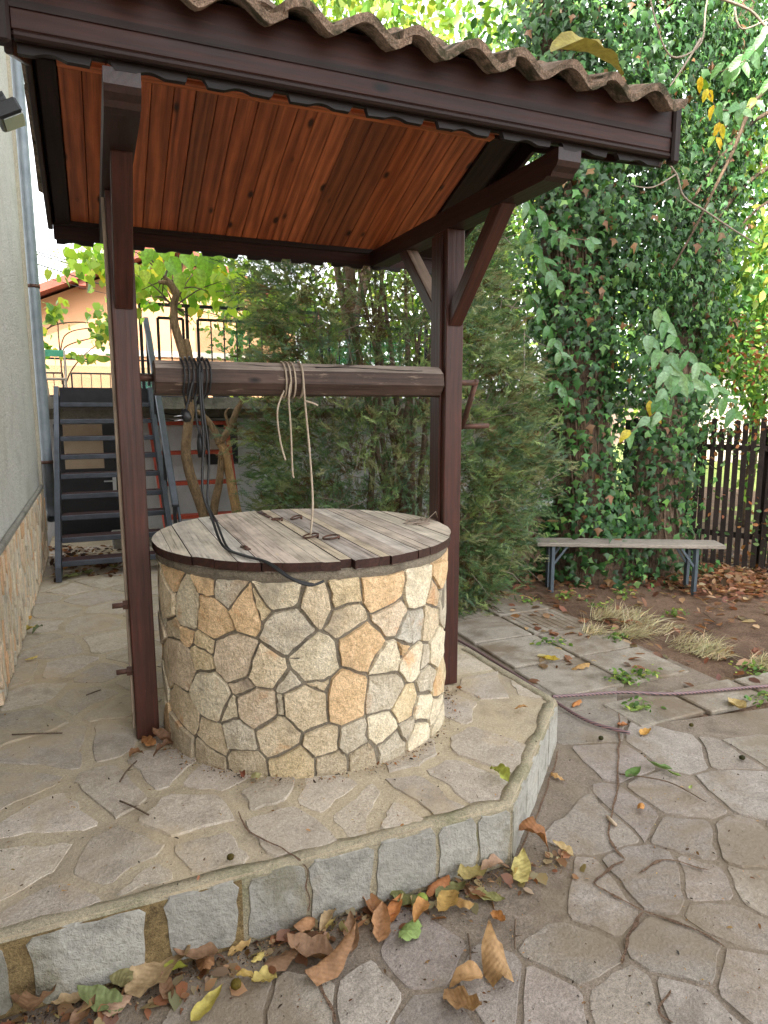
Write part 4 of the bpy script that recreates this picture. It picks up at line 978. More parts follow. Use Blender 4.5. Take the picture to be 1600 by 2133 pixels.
# peach house far behind
far = thing('peach_house', 'sunlit peach rendered house with a brown eave beyond the terrace', 'house', (2, 19, GZ))
gx = 1.3
mb = MB(); mb.prism([(-2.4, GZ), (5.0, GZ), (5.0, 4.25), (gx, 5.75), (-2.4, 4.15)], 18, 27, lambda p, q, d: (p, d, q)); mb.build('wall', M['peach'], far)
for s, xe, ze in ((-1, -3.0, 3.98), (1, 5.6, 4.05)):
    mb = MB(); mb.prism([(gx, 5.82), (xe, ze), (xe, ze + .2), (gx, 6.05)], 17.3, 27.4, lambda p, q, d: (p, d, q)); mb.build('roof_slope', M['eave'], far)
for x, z in ((-1.0, 4.72), (3.2, 4.92)):
    mb = MB(); mb.box((x, 17.7, z), (.18, .6, .16)); mb.build('purlin', M['eave'], far)
mb = MB(); mb.box((1.3, 17.97, 2.95), (7.4, .08, .16)); mb.build('string_course', M['far_white'], far)
for x in (0.4, 2.9): 
    mb = MB(); mb.box((x, 17.98, 1.8), (1.0, .06, 1.2)); w_ = mb.build('window', M['black_paint'], far); mb = MB(); mb.box((x, 17.94, 1.8), (1.1, .05, .06)); mb.build('sill', M['far_white'], w_)

# ================================================================== bench, fence, hose
bn = thing('bench', 'plain grey plank bench on blue grey steel legs in front of the ivy tree', 'bench', (3.7, 1.8, GZ))
A, B = at(1118, 1134, z=.19), at(1512, 1140, z=.19)
dirv = (B - A).normalized(); side = Vector((-dirv.y, dirv.x, 0))
mb = MB(); L = (B - A).length; mb.box((0, 0, 0), (L, .27, .035), None, .006); rot = Matrix((dirv, side, Vector((0, 0, 1)))).transposed()
put('seat_plank', mb.mesh('seat_plank'), M['bench'], bn, (A + B) / 2 + side * .12 + Vector((0, 0, -.0)), rot)
def bp(t, s, z): return A + dirv * (L * t) + side * s + Vector((0, 0, z - .19))
for t in (.09, .855):
    for s in (.03, .23):
        mb = MB(); mb.bar(bp(t, s, GZ - .02), bp(t, s, .175), .035, .035, up=(1, 0, 0)); mb.build('leg', M['bench_leg'], bn)
        sg = 1 if t < .5 else -1
        mb = MB(); mb.bar(bp(t, s, -.02), bp(t + .08 * sg, s, .172), .02, .02, up=side); mb.build('brace', M['bench_leg'], bn)
    mb = MB(); mb.bar(bp(t, .03, .15), bp(t, .23, .15), .03, .03); mb.build('cross_bar', M['bench_leg'], bn)
fn = thing('picket_fence', 'old dark wooden picket fence at the right edge behind the bench', 'fence', (5.3, 2.1, GZ))
F0, F1 = Vector((4.75, 3.1, GZ)), Vector((6.15, .55, GZ)); fd = (F1 - F0).normalized(); FLn = (F1 - F0).length
nP = int(FLn / .078)
for i in range(nP + 1):
    p = F0 + fd * (i * .078) + Vector((0, 0, random.uniform(-.02, .02))); h = 1.52 + random.uniform(-.05, .05); q = p + Vector((random.uniform(-.02, .02), random.uniform(-.02, .02), h))
    board('picket', p, q, .052, .02, M['picket'], fn, up=(-fd.y, fd.x, 0), bev=.002)
nrm = Vector((-fd.y, fd.x, 0))
for z in (.34, 1.27): board('rail', F0 + nrm * .03 + Vector((0, 0, z)), F1 + nrm * .03 + Vector((0, 0, z)), .03, .06, M['picket'], fn, bev=.002)
for t in (.02, .5, .98):
    p = F0 + fd * (FLn * t) + nrm * .09; board('fence_post', p, p + Vector((0, 0, 1.5)), .08, .08, M['picket'], fn, up=(1, 0, 0))
def hose(label, pts):
    mb = MB(); mb.tube(smooth_path([Vector((*p, GZ + .018)) if len(p) == 2 else Vector(p) for p in pts], 7), .0095, 10); return tag(mb.build('garden_hose', M['hose']), label, 'hose', 'lengths of garden hose on the paving')
def g2(u, v): p = at(u, v, z=GZ + .015); return (p.x, p.y)
hose('pink and grey ribbed garden hose running from behind the well down past the platform corner', [(1.36, 1.9), (1.40, 1.45), g2(965, 1340), g2(1040, 1385), g2(1110, 1430), g2(1165, 1468), g2(1230, 1505), g2(1312, 1528)])
hose('pink and grey ribbed garden hose stretching right from the platform corner across the slabs', [g2(1150, 1452), g2(1200, 1449), g2(1300, 1443), g2(1400, 1446), g2(1500, 1438), g2(1600, 1430), g2(1750, 1426)])

# ================================================================== vegetation
def tubes(name, paths, mat, parent, n=7, wob=0.0, each=False):
    mb = MB()
    for pts, rad in paths: 
        sp = smooth_path(pts, 5); r = np.interp(np.linspace(0, 1, len(sp)), np.linspace(0, 1, len(rad)), rad)
        mb.tube(sp, list(r), n, wob=wob)
    return mb.build(name, mat, parent)

# ---- juniper behind the well
jun = thing('juniper_bush', 'tall feathery juniper bush with dark bare stems behind the well', 'bush', (1.7, 2.6, GZ))
JZ = [-.2, .2, .6, 1.0, 1.6, 2.3, 3.0, 3.6, 4.3]; JL = [.85, .58, .46, .42, .46, .40, .42, .75, 1.3]; JR = [2.45, 2.72, 2.9, 3.05, 2.9, 2.5, 2.35, 2.0, 1.6]
def juniper():
    paths = []
    for k in range(15):
        bx, by = 1.75 + random.uniform(-.45, .55), 2.65 + random.uniform(-.35, .3)
        tz = random.uniform(1.8, 4.0); lo, hi = np.interp(tz, JZ, JL), np.interp(tz, JZ, JR); tx = random.uniform(lo + .2, hi - .2); ty = 2.55 + random.uniform(-.6, .6)
        pts = [Vector((bx, by, GZ - .03)), Vector((bx + (tx - bx) * .25 + random.uniform(-.05, .05), by + (ty - by) * .3, .6)), Vector((bx + (tx - bx) * .6, by + (ty - by) * .6, tz * .55)), Vector((tx, ty, tz))]
        paths.append((pts, [random.uniform(.03, .06), .03, .018, .006]))
    tubes('stem', paths, M['twig'], jun, 6)
    tw = MB()                                                    # dry inner twigs
    for k in range(700):
        z = random.uniform(-.1, 3.0); lo, hi = np.interp(z, JZ, JL), np.interp(z, JZ, JR); x = random.uniform(lo + .1, hi - .1); y = 2.55 + random.uniform(-.85, .5)
        p = Vector((x, y, z)); d = Vector((random.uniform(-1, 1), random.uniform(-1.2, .4), random.uniform(-.4, .9))).normalized(); L = random.uniform(.15, .5)
        tw.tube([p, p + d * L * .5 + Vector((0, 0, random.uniform(-.05, .02))), p + d * L + Vector((random.uniform(-.05, .05), 0, random.uniform(-.12, .05)))], [.005, .0035, .0015], 4, caps=False)
    tw.build('dry_twigs', M['pale_twig'], jun)['kind'] = 'stuff'
    P = []; D = []; S = []; Cc = []
    nbr = 4600
    for _ in range(nbr):                                         # a branchlet carries a plume of sprays
        z = random.uniform(-.28, 4.1) if random.random() < .8 else random.uniform(-.28, 1.4)
        lo, hi = np.interp(z, JZ, JL), np.interp(z, JZ, JR); cx, rx = (lo + hi) / 2, (hi - lo) / 2; ry = .95 * min(1, rx / .9)
        a = random.uniform(0, 2 * math.pi); f = random.uniform(.55, 1.0) ** .7
        if math.sin(a) > .5 and random.random() < .55: a = -a
        o = Vector((math.cos(a), math.sin(a), 0)); p = Vector((cx + o.x * rx * f, 2.6 + o.y * ry * f, z))
        # see-through holes low in the middle of the near side
        if .45 < z < 1.6 and .7 < p.x < 1.9 and p.y < 2.9 and random.random() < .25: continue
        d = (o * random.uniform(.5, 1.0) + Vector((random.uniform(-.4, .4), random.uniform(-.4, .4), random.uniform(-.35, .75)))).normalized()
        L = random.uniform(.18, .42); m = random.randint(10, 18); dead = random.random() < (.14 if f > .75 else .45)
        base = np.array(lin(random.choice(('#5c7450', '#68805a', '#506a4a', '#788c60', '#647c68', '#848c66', '#4c6842', '#929470', '#92a46e')))) if not dead else np.array(lin(random.choice(('#5c4c34', '#4e3c28', '#6e5a40'))))
        for k in range(m):
            t = random.random(); q = p + d * (L * t) + Vector((random.uniform(-.035, .035), random.uniform(-.035, .035), -.10 * t * t + random.uniform(-.035, .035)))
            P.append(q); dd = d + Vector((random.uniform(-.7, .7), random.uniform(-.7, .7), random.uniform(-.6, .6))); D.append(dd); S.append(random.uniform(.05, .11)); Cc.append(np.clip(base * random.uniform(.7, 1.35), .01, .8))
    P = np.array([tuple(p) for p in P]); D = np.array([tuple(d) for d in D])
    o = leaf_cloud('foliage', P, D, rdir(len(P)), S, np.array(Cc), M['juniper'], jun, SPRAY); o['kind'] = 'stuff'
juniper()

# ---- ivy clad trees behind the bench
def ivy_tree(name, label, path, rad, n_leaf, blobs, nblob, dens=lambda z: 1.0, seed=0):
    t = thing(name, label, 'tree', (path[0][0], path[0][1], GZ), 'ivy clad trunks behind the bench')
    sp = smooth_path(path, 8); r = np.interp(np.linspace(0, 1, len(sp)), np.linspace(0, 1, len(rad)), rad)
    mb = MB(); mb.tube(sp, list(r), 22, wob=.16); mb.build('trunk', M['bark'], t)
    P = []; Nn = []
    arr = np.array([tuple(p) for p in sp])
    i = rng.integers(0, len(sp) - 1, n_leaf * 2); fr = rng.random(n_leaf * 2); c = arr[i] + (arr[i + 1] - arr[i]) * fr[:, None]; rr = r[i]
    a = rng.uniform(0, 2 * np.pi, len(i)); o = np.stack([np.cos(a), np.sin(a), rng.normal(0, .15, len(i))], 1)
    keep = rng.random(len(i)) < np.array([dens(z) * (.5 + .9 * (noise.noise((x * 1.8, y * 1.8, z * 1.5)) + .25)) for x, y, z in c + o * rr[:, None]])
    p = c + o * (rr + .01 + rng.exponential(.07, len(i)))[:, None]; P.append(p[keep]); Nn.append(o[keep])
    if nblob:
        b = blob_leaves(blobs, nblob, .13, .35, 26); P.append(b); Nn.append(unit(b - np.array(path[2])[None]) * np.array((1, 1, .2)))
    P = np.concatenate(P); Nn = np.concatenate(Nn); N = len(P)
    Nn = unit(Nn) + rng.normal(0, .45, (N, 3)) + np.array((-.25, -.6, .25)); D = np.array((0, 0, -1.0)) + rng.normal(0, .5, (N, 3))
    co = palette(N, ['#2f5029', '#3a6030', '#284526', '#4a7038', '#668c46', '#6e5034'], [.3, .25, .22, .14, .06, .03], .2)
    o = leaf_cloud('ivy_leaves', P, D, Nn, rng.uniform(.032, .11, N) * rng.uniform(.8, 1.1, N), co, M['ivy'], t, IVYL); o['kind'] = 'stuff'
    vs = MB()
    for k in range(26):
        z0 = random.uniform(-.2, 2.5); j = min(range(len(sp)), key=lambda q: abs(sp[q].z - z0)); a = random.uniform(-2.8, -.2); pts = []
        for q in range(7):
            jj = min(len(sp) - 1, j + q * 2); a += random.uniform(-.15, .15); pts.append(sp[jj] + Vector((math.cos(a), math.sin(a), 0)) * (r[jj] * 1.06))
        vs.tube(smooth_path(pts, 3), random.uniform(.006, .014), 5)
    vs.build('ivy_stems', M['twig'], t)['kind'] = 'stuff'
    return t
ivy_tree('ivy_tree', 'thick tree trunk wrapped in dark green ivy rising behind the bench', [(3.72, 2.38, GZ - .1), (3.60, 2.40, .4), (3.42, 2.42, 2.0), (3.26, 2.45, 3.6), (3.12, 2.5, 5.4), (3.0, 2.6, 8)], [.50, .30, .255, .22, .19, .12], 9500,
         [(3.3, 2.2, 3.3, .30, .3, .5), (3.75, 2.2, 3.0, .45, .4, .8), (3.75, 2.2, 4.4, .55, .4, .8), (3.15, 2.2, 5.0, .35, .4, .6), (4.15, 2.25, 3.9, .5, .4, .7), (4.3, 2.3, 5.2, .7, .5, .6), (3.85, 2.15, 2.0, .38, .35, .6), (4.25, 2.3, 2.6, .4, .4, .5), (4.0, 2.4, 6.0, .9, .5, .6), (3.0, 2.3, 4.0, .25, .3, .6)], 13500, lambda z: .35 if z < .1 else (.75 if z < 1.7 else .8))
ivy_tree('ivy_tree', 'leaning twin trunk with browning ivy between the ivy tree and the picket fence', [(4.42, 2.3, GZ - .1), (4.45, 2.33, .4), (4.62, 2.4, 1.3), (5.1, 2.6, 2.6), (5.7, 2.9, 4.2), (6.3, 3.2, 6.5)], [.42, .28, .22, .18, .14, .08], 6500,
         [(4.7, 2.3, 1.4, .3, .3, .5), (5.0, 2.4, 2.3, .35, .35, .4), (4.75, 2.35, 3.1, .4, .4, .5), (5.2, 2.5, 3.9, .5, .4, .6), (5.6, 2.7, 5.0, .6, .4, .6)], 6500, lambda z: .5)

# ---- generic leafy trees farther off
def leafy(name, label, base, h, blobs, n, sz, cols, w, trunk_r=.12, spread=.22, group='leafy trees in the background', limbs=6, shape=OVAL, mat='leaf'):
    t = thing(name, label, 'tree', (base[0], base[1], GZ), group)
    paths = [([Vector((base[0], base[1], GZ)), Vector((base[0] + .1, base[1], h * .35)), Vector((base[0], base[1] + .1, h * .7))], [trunk_r, trunk_r * .75, trunk_r * .35])]
    tubes('trunk', paths, M['bark'], t, 9)
    lp = []
    for k in range(limbs):
        b = random.choice(blobs); s = Vector((base[0] + .05, base[1], h * random.uniform(.25, .6))); e = Vector(b[:3]) + Vector((random.uniform(-.5, .5) * b[3], random.uniform(-.5, .5) * b[4], random.uniform(-.2, .5) * b[5]))
        lp.append(([s, s.lerp(e, .5) + Vector((0, 0, .15)), e], [trunk_r * .45, trunk_r * .25, .008]))
    tubes('limb', lp, M['twig'], t, 6)
    P = blob_leaves(blobs, n, spread, .4, 18); N = len(P)
    o = leaf_cloud('crown', P, rdir(N) + np.array((0, 0, -.5)), rdir(N) + np.array((0, -.3, .8)), rng.uniform(sz * .7, sz * 1.3, N), palette(N, cols, w), M[mat], t, shape); o['kind'] = 'stuff'
    return t
YG = ['#7c9a3c', '#8fa846', '#668a38', '#a9b04e', '#557a36']
GR = ['#4d7a35', '#5f8a3c', '#3f6a30', '#7a9a42', '#8aa04a']
leafy('walnut_tree', 'bright yellow green tree arching over the shelter roof at the top', (2.6, 6.6), 6.5, [(1.5, 5.6, 5.9, 1.3, .8, .8), (2.9, 5.4, 5.7, 1.3, .9, .8), (3.9, 5.8, 6.6, 1.2, .9, .9), (.6, 5.8, 6.4, 1.0, .8, .7), (2.3, 6.4, 7.2, 1.6, 1.2, .8)], 3000, .15, YG, [.3, .25, .2, .1, .15], .14, .28)
leafy('garden_tree', 'pale green tree behind the juniper and the terrace railing', (2.9, 9.5), 5, [(2.3, 9, 2.6, 1.3, .8, 1.1), (3.6, 9, 3.2, 1.4, .9, 1.3), (1.4, 9.4, 3.4, .8, .7, .7), (4.6, 8.6, 2.2, 1.2, .9, 1.4)], 5200, .13, YG, [.3, .25, .2, .1, .15], .12, .26)
leafy('garden_tree', 'green tree between the juniper and the ivy trunk, farther back', (5.4, 8.2), 6, [(5.0, 7.6, 2.4, 1.0, .8, 1.5), (5.8, 7.4, 3.6, 1.1, .9, 1.3), (4.6, 7.6, 4.6, 1.0, .8, 1.0), (5.6, 7.2, 1.2, 1.2, .8, 1.0)], 5200, .12, GR + YG[:2], None, .13, .26)
leafy('garden_tree', 'sunny yellow green tree high at the right above the fence', (9.2, 6.4), 7, [(8.4, 5.6, 3.6, 1.3, 1.0, 1.1), (9.4, 5.4, 5.0, 1.5, 1.1, 1.2), (8.3, 5.0, 6.2, 1.4, 1.0, .9), (10.2, 4.8, 3.4, 1.3, 1.0, 1.2)], 5200, .15, GR, None, .14, .28)
leafy('garden_tree', 'dense green shrub tree behind the picket fence', (7.6, 3.8), 3.5, [(6.6, 3.4, 2.4, .8, .6, .7), (7.6, 3.4, 2.2, .9, .8, .7), (7.0, 4.4, 2.6, .9, .7, .8), (7.4, 2.6, 2.8, .8, .6, .6), (6.3, 2.6, 1.7, .5, .5, .35), (6.9, 2.6, .9, .4, .6, .5), (7.6, 2.0, 1.6, .6, .6, .5)], 8000, .10, GR, None, .09, .22)
leafy('garden_tree', 'dark green tree standing close behind the ivy trunks', (5.4, 4.4), 7, [(4.6, 4.2, 3.0, .9, .6, 1.2), (5.4, 4.0, 4.6, 1.0, .6, 1.2), (4.4, 4.4, 5.6, 1.0, .6, 1.0), (6.2, 3.8, 3.2, .7, .6, 1.0), (6.3, 3.7, 5.8, .9, .6, .9), (4.9, 4.2, 1.4, .8, .5, .9)], 6500, .11, ['#36552d', '#436532', '#2d4a28', '#587540'], None, .16, .24)
leafy('garden_tree', 'distant pale tree in the sky above the peach house eave', (-.6, 30), 9, [(-.5, 30, 7.4, 1.5, 1.2, 1.3), (.6, 30, 7.9, 1.2, 1, .9)], 2400, .16, ['#a9b79a', '#97a98a', '#bcc4a6'], None, .15, .35)
leafy('garden_tree', 'tree filling the gap between shelter roof and ivy trunk', (7.6, 12), 9, [(6.0, 11.5, 6.2, 2.0, 1.2, 1.8), (7.6, 11.5, 4.0, 2.2, 1.2, 2.2), (9.6, 11, 6.0, 2.0, 1.2, 1.8), (8.8, 11, 8.6, 2.2, 1.2, 1.4), (11, 10, 3, 1.8, 1.2, 2)], 7500, .18, YG + GR[:2], None, .2, .36)

# ---- pruned lilac in front of the cellar
lil = thing('lilac', 'pruned old lilac with peeling stems and big yellow green leaves by the staircase', 'tree', (.1, 3.6, 0))
LB = 3.6
def lp_(pts, rad): return ([at(u, v, b=LB) for u, v in pts], rad)
tubes('stem', [lp_([(432, 1150), (425, 1075), (400, 1000), (388, 940), (395, 860), (392, 820), (383, 745), (365, 680), (362, 640), (366, 605), (343, 578)], [.055, .05, .05, .045, .045, .042, .04, .036, .034, .034, .02])], M['lilac_bark'], lil, 9, .12)
tubes('stem', [lp_([(398, 800), (396, 750), (388, 706)], [.04, .034, .028])], M['lilac_bark'], lil, 8, .12)
tubes('stem', [lp_([(366, 612), (352, 590), (330, 588)], [.03, .026, .016]), lp_([(366, 615), (372, 596), (376, 580)], [.026, .02, .012])], M['lilac_bark'], lil, 8, .1)
tubes('stem', [lp_([(445, 1150), (445, 1070), (458, 1000), (462, 940)], [.045, .042, .036, .03])], M['lilac_bark'], lil, 8, .1)
tubes('peeled_stem', [lp_([(500, 1150), (495, 1075), (480, 1000), (470, 945), (458, 922)], [.05, .05, .042, .042, .036])], M['peeled'], lil, 9, .15)
tubes('stem', [lp_([(458, 925), (445, 893), (425, 866), (402, 852)], [.035, .03, .022, .016]), lp_([(458, 925), (480, 890), (495, 852), (508, 832)], [.036, .032, .028, .022]), lp_([(478, 890), (470, 862), (478, 850)], [.018, .012, .006])], M['lilac_bark'], lil, 8, .1)
spl = MB()
for k in range(40):
    p = at(random.uniform(455, 475), random.uniform(915, 960), b=LB - .03); spl.tube([p, p + Vector((random.uniform(-.09, .09), random.uniform(-.05, 0), random.uniform(-.05, .06)))], [.003, .001], 4)
spl.build('splinters', M['peeled'], lil)['kind'] = 'stuff'
twp = []
for k in range(22):
    u0, v0 = random.choice(((366, 605), (362, 640), (343, 578), (376, 585))); u1, v1 = u0 + random.uniform(-90, 110), v0 + random.uniform(-90, 40)
    twp.append(([at(u0, v0, b=LB), at((u0 + u1) / 2, (v0 + v1) / 2 - 8, b=LB + .1), at(u1, v1, b=LB + random.uniform(-.1, .5))], [.010, .006, .003]))
tubes('twig', twp, M['twig'], lil, 5)
P = []
for (u, v, su, sv, n) in ((330, 555, 30, 30, 80), (410, 590, 50, 24, 150), (300, 590, 16, 28, 60), (450, 570, 50, 26, 90), (180, 535, 30, 28, 60), (215, 560, 16, 24, 30), (262, 600, 14, 30, 20), (490, 590, 50, 25, 70)):
    for _ in range(n): p = at(random.gauss(u, su), random.gauss(v, sv), b=LB + random.uniform(.2, 1.5)); P.append(tuple(p))
P = np.array(P); N = len(P)
leaf_cloud('leaves', P, rdir(N) + np.array((0, 0, -1.2)), rdir(N) + np.array((0, -.8, .3)), rng.uniform(.07, .13, N), palette(N, ['#8fb23e', '#a3c04a', '#7aa53a', '#bccb52', '#d2c83e'], [.3, .3, .25, .1, .05]), M['leaf'], lil, HEART)['kind'] = 'stuff'
def curled(L, W, curl=.3, fold=.15, twist=0., nl=7, heart=False, wav=.0):
    vs = []; fs = []
    x = z = 0.; a = 0.
    rows = []
    for i in range(nl + 1):
        t = i / nl; w = W * .5 * (math.sin(math.pi * min(1, (t * .92 + .06)) ** (.75 if not heart else .6)) ** .8 if 0 < t < 1 else (.12 if t == 0 else .03))
        rows.append((x, z, w, t)); a = curl * (t - .2) * 2; x += L / nl * math.cos(a); z += L / nl * math.sin(a)
    for x, z, w, t in rows:
        tw = twist * (t - .5)
        for s in (-1, -.5, 0, .5, 1):
            hh = fold * w * abs(s) ** 1.3 * 2 + wav * L * (math.sin(t * 17 + s * 3) + .8 * noise.noise((t * 6, s * 2, L * 90))) * (.35 + abs(s))
            y = w * s * (1 - .25 * min(1, abs(fold))) * (1 + .22 * noise.noise((t * 7, s * 3 + 5, L * 77)) * abs(s))
            vs.append((x - L / 2, y * math.cos(tw) - hh * math.sin(tw), z + hh * math.cos(tw) + y * math.sin(tw)))
    for i in range(nl):
        for k in range(4): a0 = i * 5 + k; fs.append((a0, a0 + 1, a0 + 6, a0 + 5))
    zmin = min(v[2] for v in vs); vs = [(x, y, z - zmin) for x, y, z in vs]
    me = bpy.data.meshes.new('leaf'); me.from_pydata(vs, [], fs); me.polygons.foreach_set('use_smooth', [True] * len(fs)); me.update(); return me
def live_leaf(parent, p, L, W, colr, rot, curl=-.3, fold=.18):
    me = curled(L, W, curl, fold, random.uniform(-.4, .4), 6, wav=.01); return put('leaf', me, M['live'], parent, p, rot, lin(colr))
def face_rot(normal, tip):
    z = Vector(normal).normalized(); x = Vector(tip); x = (x - z * x.dot(z)).normalized(); return Matrix((x, z.cross(x), z)).transposed()
toC = (CAM - Vector((0, 3, 2))).normalized()
for u, v, L, c in ((310, 540, .20, '#7fae45'), (345, 528, .17, '#86b34a'), (365, 560, .24, '#79a93f'), (395, 545, .22, '#8ab84c'), (430, 555, .25, '#7cab44'), (415, 582, .20, '#93bb48'), (335, 560, .18, '#9bbf4a'), (300, 580, .16, '#a8c24c'), (455, 540, .18, '#86b14a'), (380, 590, .2, '#8fb643')):
    live_leaf(lil, at(u, v, b=3.1 + random.uniform(-.15, .25)), L * .85, L * .62, c, face_rot(toC + Vector((random.uniform(-.5, .5), 0, random.uniform(-.3, .5))), (random.uniform(-.5, .5), .1, -1)))

# ---- walnut branches hanging in from the right
wb = thing('walnut_branches', 'walnut branches with big leaflets hanging in front of the ivy at right', 'tree', (6.8, 1.2, GZ))
tubes('trunk', [([Vector((7.4, 1.0, GZ)), Vector((7.3, 1.1, 2.5)), Vector((7.0, 1.3, 5.0)), Vector((6.2, 1.4, 6.5))], [.22, .19, .15, .09])], M['bark'], wb, 12, .1)
BW = 1.5
def br(pts, rad, b=BW, mat='twig'): return ([at(u, v, b=b) for u, v in pts], rad)
tubes('limb', [br([(1760, 300), (1600, 400), (1500, 560), (1430, 760), (1390, 700)], [.04, .025, .018, .012, .006]) if False else br([(1800, 80), (1600, 180), (1520, 330), (1450, 470), (1400, 560)], [.035, .022, .016, .012, .008], 1.9),
               br([(1800, 200), (1600, 235), (1500, 330), (1430, 440)], [.03, .022, .016, .012], 2.3), br([(1800, 300), (1600, 350), (1480, 470), (1440, 500)], [.03, .022, .016, .012], 2.3), br([(1700, 420), (1600, 420), (1500, 520)], [.02, .015, .008], 2.3)], M['bark'], wb, 7)
for q_ in [br([(1350, -20), (1380, 90), (1410, 120), (1460, 90), (1470, 20), (1480, -30)], [.007] * 6, 1.2), br([(1460, 80), (1430, 130), (1395, 180)], [.010, .008, .006], 1.2), br([(1480, -10), (1560, 20), (1600, 60), (1640, 70)], [.012, .011, .012, .012], 1.2),
                    br([(1530, 15), (1545, 60), (1600, 40)], [.009, .007, .005], 1.2), br([(1388, 335), (1410, 365), (1425, 410), (1470, 440), (1530, 480), (1580, 510)], [.007, .008, .008, .007, .006, .004], .8), br([(1410, 362), (1360, 390), (1315, 386)], [.006, .005, .003], .8)]: tubes('bare_twig', [q_], M['pale_twig'], wb, 6)
GL = ['#6d9273', '#7da080', '#5d8a5c', '#6a9560', '#88a886', '#54824f']
def pinnate(parent, pts, b, nl, L, cols, yellow=0.0):
    """a rachis through picture points with opposite leaflets"""
    ps = smooth_path([at(u, v, b=bb) for (u, v), bb in zip(pts, b)], 5); mb = MB(); mb.tube(ps, [.004] * len(ps), 5); mb.build('leaf_stalk', M['twig'], parent)
    for i in range(nl):
        t = (i + .6) / nl; j = min(len(ps) - 2, int(t * (len(ps) - 1))); p = ps[j]; d = (ps[j + 1] - ps[j]).normalized()
        for s in (-1, 1):
            tip = d * random.uniform(.4, .9) + Vector((s * random.uniform(.5, 1), random.uniform(-.4, .3), -random.uniform(.2, 1.0)))
            c = random.choice(cols) if random.random() > yellow else random.choice(('#d0b02e', '#c9b93c'))
            q = p + tip.normalized() * L * .5
            nrm_ = (CAM - q).normalized() + Vector((random.uniform(-.5, .5), random.uniform(-.5, .5), random.uniform(.0, .8)))
            live_leaf(parent, q, L * random.uniform(.8, 1.2), L * .45, c, face_rot(nrm_, tip), -.35, .14)
pinnate(wb, [(1370, 640), (1400, 700), (1450, 760), (1500, 820), (1530, 860)], [1.3, 1.25, 1.2, 1.1, 1.1], 9, .16, GL)
pinnate(wb, [(1340, 690), (1390, 760), (1430, 790), (1470, 800)], [1.2, 1.15, 1.1, 1.1], 7, .17, GL)
pinnate(wb, [(1400, 730), (1385, 790), (1375, 830), (1370, 870)], [1.15, 1.1, 1.1, 1.1], 5, .16, GL)
pinnate(wb, [(1420, 790), (1400, 830), (1340, 880), (1300, 910)], [1.1, 1.1, 1.1, 1.1], 4, .15, GL, .25)
pinnate(wb, [(1350, 820), (1358, 850), (1362, 865)], [1.2, 1.2, 1.2], 2, .12, ['#cdb033', '#d3bd42'])
pinnate(wb, [(1060, 400), (1120, 440), (1170, 490), (1230, 500)], [1.7, 1.65, 1.6, 1.6], 7, .14, GL)
pinnate(wb, [(1090, 470), (1130, 540), (1160, 590)], [1.7, 1.7, 1.65], 5, .14, GL + YG[:1])
pinnate(wb, [(1100, 600), (1140, 680), (1170, 740)], [1.9, 1.85, 1.8], 5, .13, GL, .1)
pinnate(wb, [(1110, 780), (1160, 800), (1185, 830)], [1.9, 1.85, 1.8], 4, .12, GL)
pinnate(wb, [(1600, 60), (1560, 120), (1500, 150)], [1.2, 1.2, 1.2], 6, .14, GL)
pinnate(wb, [(1620, 150), (1560, 220), (1500, 230)], [1.3, 1.25, 1.2], 6, .14, GL + YG[:2])
pinnate(wb, [(1460, 160), (1480, 200), (1500, 260), (1480, 300)], [1.3, 1.3, 1.3, 1.3], 5, .11, ['#d0b02e', '#86a83a', '#c9b93c', '#6f9636'])
# leafy mass of the same tree at the upper right
P = blob_leaves([(7.0, 3.2, 3.2, 1.0, .8, .9), (7.6, 2.6, 4.6, 1.1, .9, .8), (6.4, 3.6, 4.9, .9, .8, .7), (7.2, 2.4, 2.3, .8, .7, .5)], 1700, .24, .3, 14); N = len(P)
leaf_cloud('crown', P, rdir(N) + np.array((0, 0, -.8)), rdir(N) + np.array((0, -.5, .6)), rng.uniform(.10, .17, N), palette(N, YG + GR[:2]), M['leaf'], wb)['kind'] = 'stuff'

# ---- vine over the far railing
vine = thing('grape_vine', 'bare curving grape vine with a few pale leaves on the terrace', 'vine', (-1.0, 8.2, 1.555))
tubes('stem', [([at(u, v, b=8.2) for u, v in pts], [.012, .01, .009, .006]) for pts in ([(130, 800), (128, 720), (150, 690), (225, 680)], [(130, 790), (122, 700), (118, 670), (95, 690)], [(128, 740), (140, 720), (190, 705), (240, 700)], [(135, 805), (150, 770), (175, 740), (200, 720)], [(92, 690), (120, 675), (180, 672), (250, 688)])], M['twig'], vine, 6)
P = []
for u, v, su, sv, n in ((110, 645, 18, 12, 40), (215, 670, 14, 22, 50), (205, 700, 18, 10, 24), (170, 742, 30, 7, 26), (100, 720, 8, 20, 14)):
    for _ in range(n): P.append(tuple(at(random.gauss(u, su), random.gauss(v, sv), b=8.1 + random.uniform(-.2, .2))))
P = np.array(P); N = len(P); leaf_cloud('leaves', P, rdir(N) + np.array((0, 0, -.8)), rdir(N) + np.array((0, -1, .3)), rng.uniform(.09, .15, N), palette(N, YG), M['leaf'], vine, HEART)['kind'] = 'stuff'

# ---- tangle over the fence
P = blob_leaves([(5.2, 2.2, 1.2, .35, .5, .35), (5.7, 1.3, 1.25, .3, .5, .3), (5.0, 2.4, .6, .15, .3, .5), (5.5, 1.6, .3, .3, .5, .4), (5.4, 2.0, 2.0, .4, .5, .5)], 1500, .16, .1, 10); N = len(P)
o = leaf_cloud('fence_creeper', P, rdir(N), rdir(N) + np.array((-.6, -.8, .3)), rng.uniform(.03, .07, N), palette(N, ['#4a6a34', '#5d7a3a', '#7a4a2a', '#8a5a30', '#3c5a2e']), M['leaf'], None); tag(o, 'thin creeper of small green and brown leaves over the picket fence', 'creeper', kind='stuff')

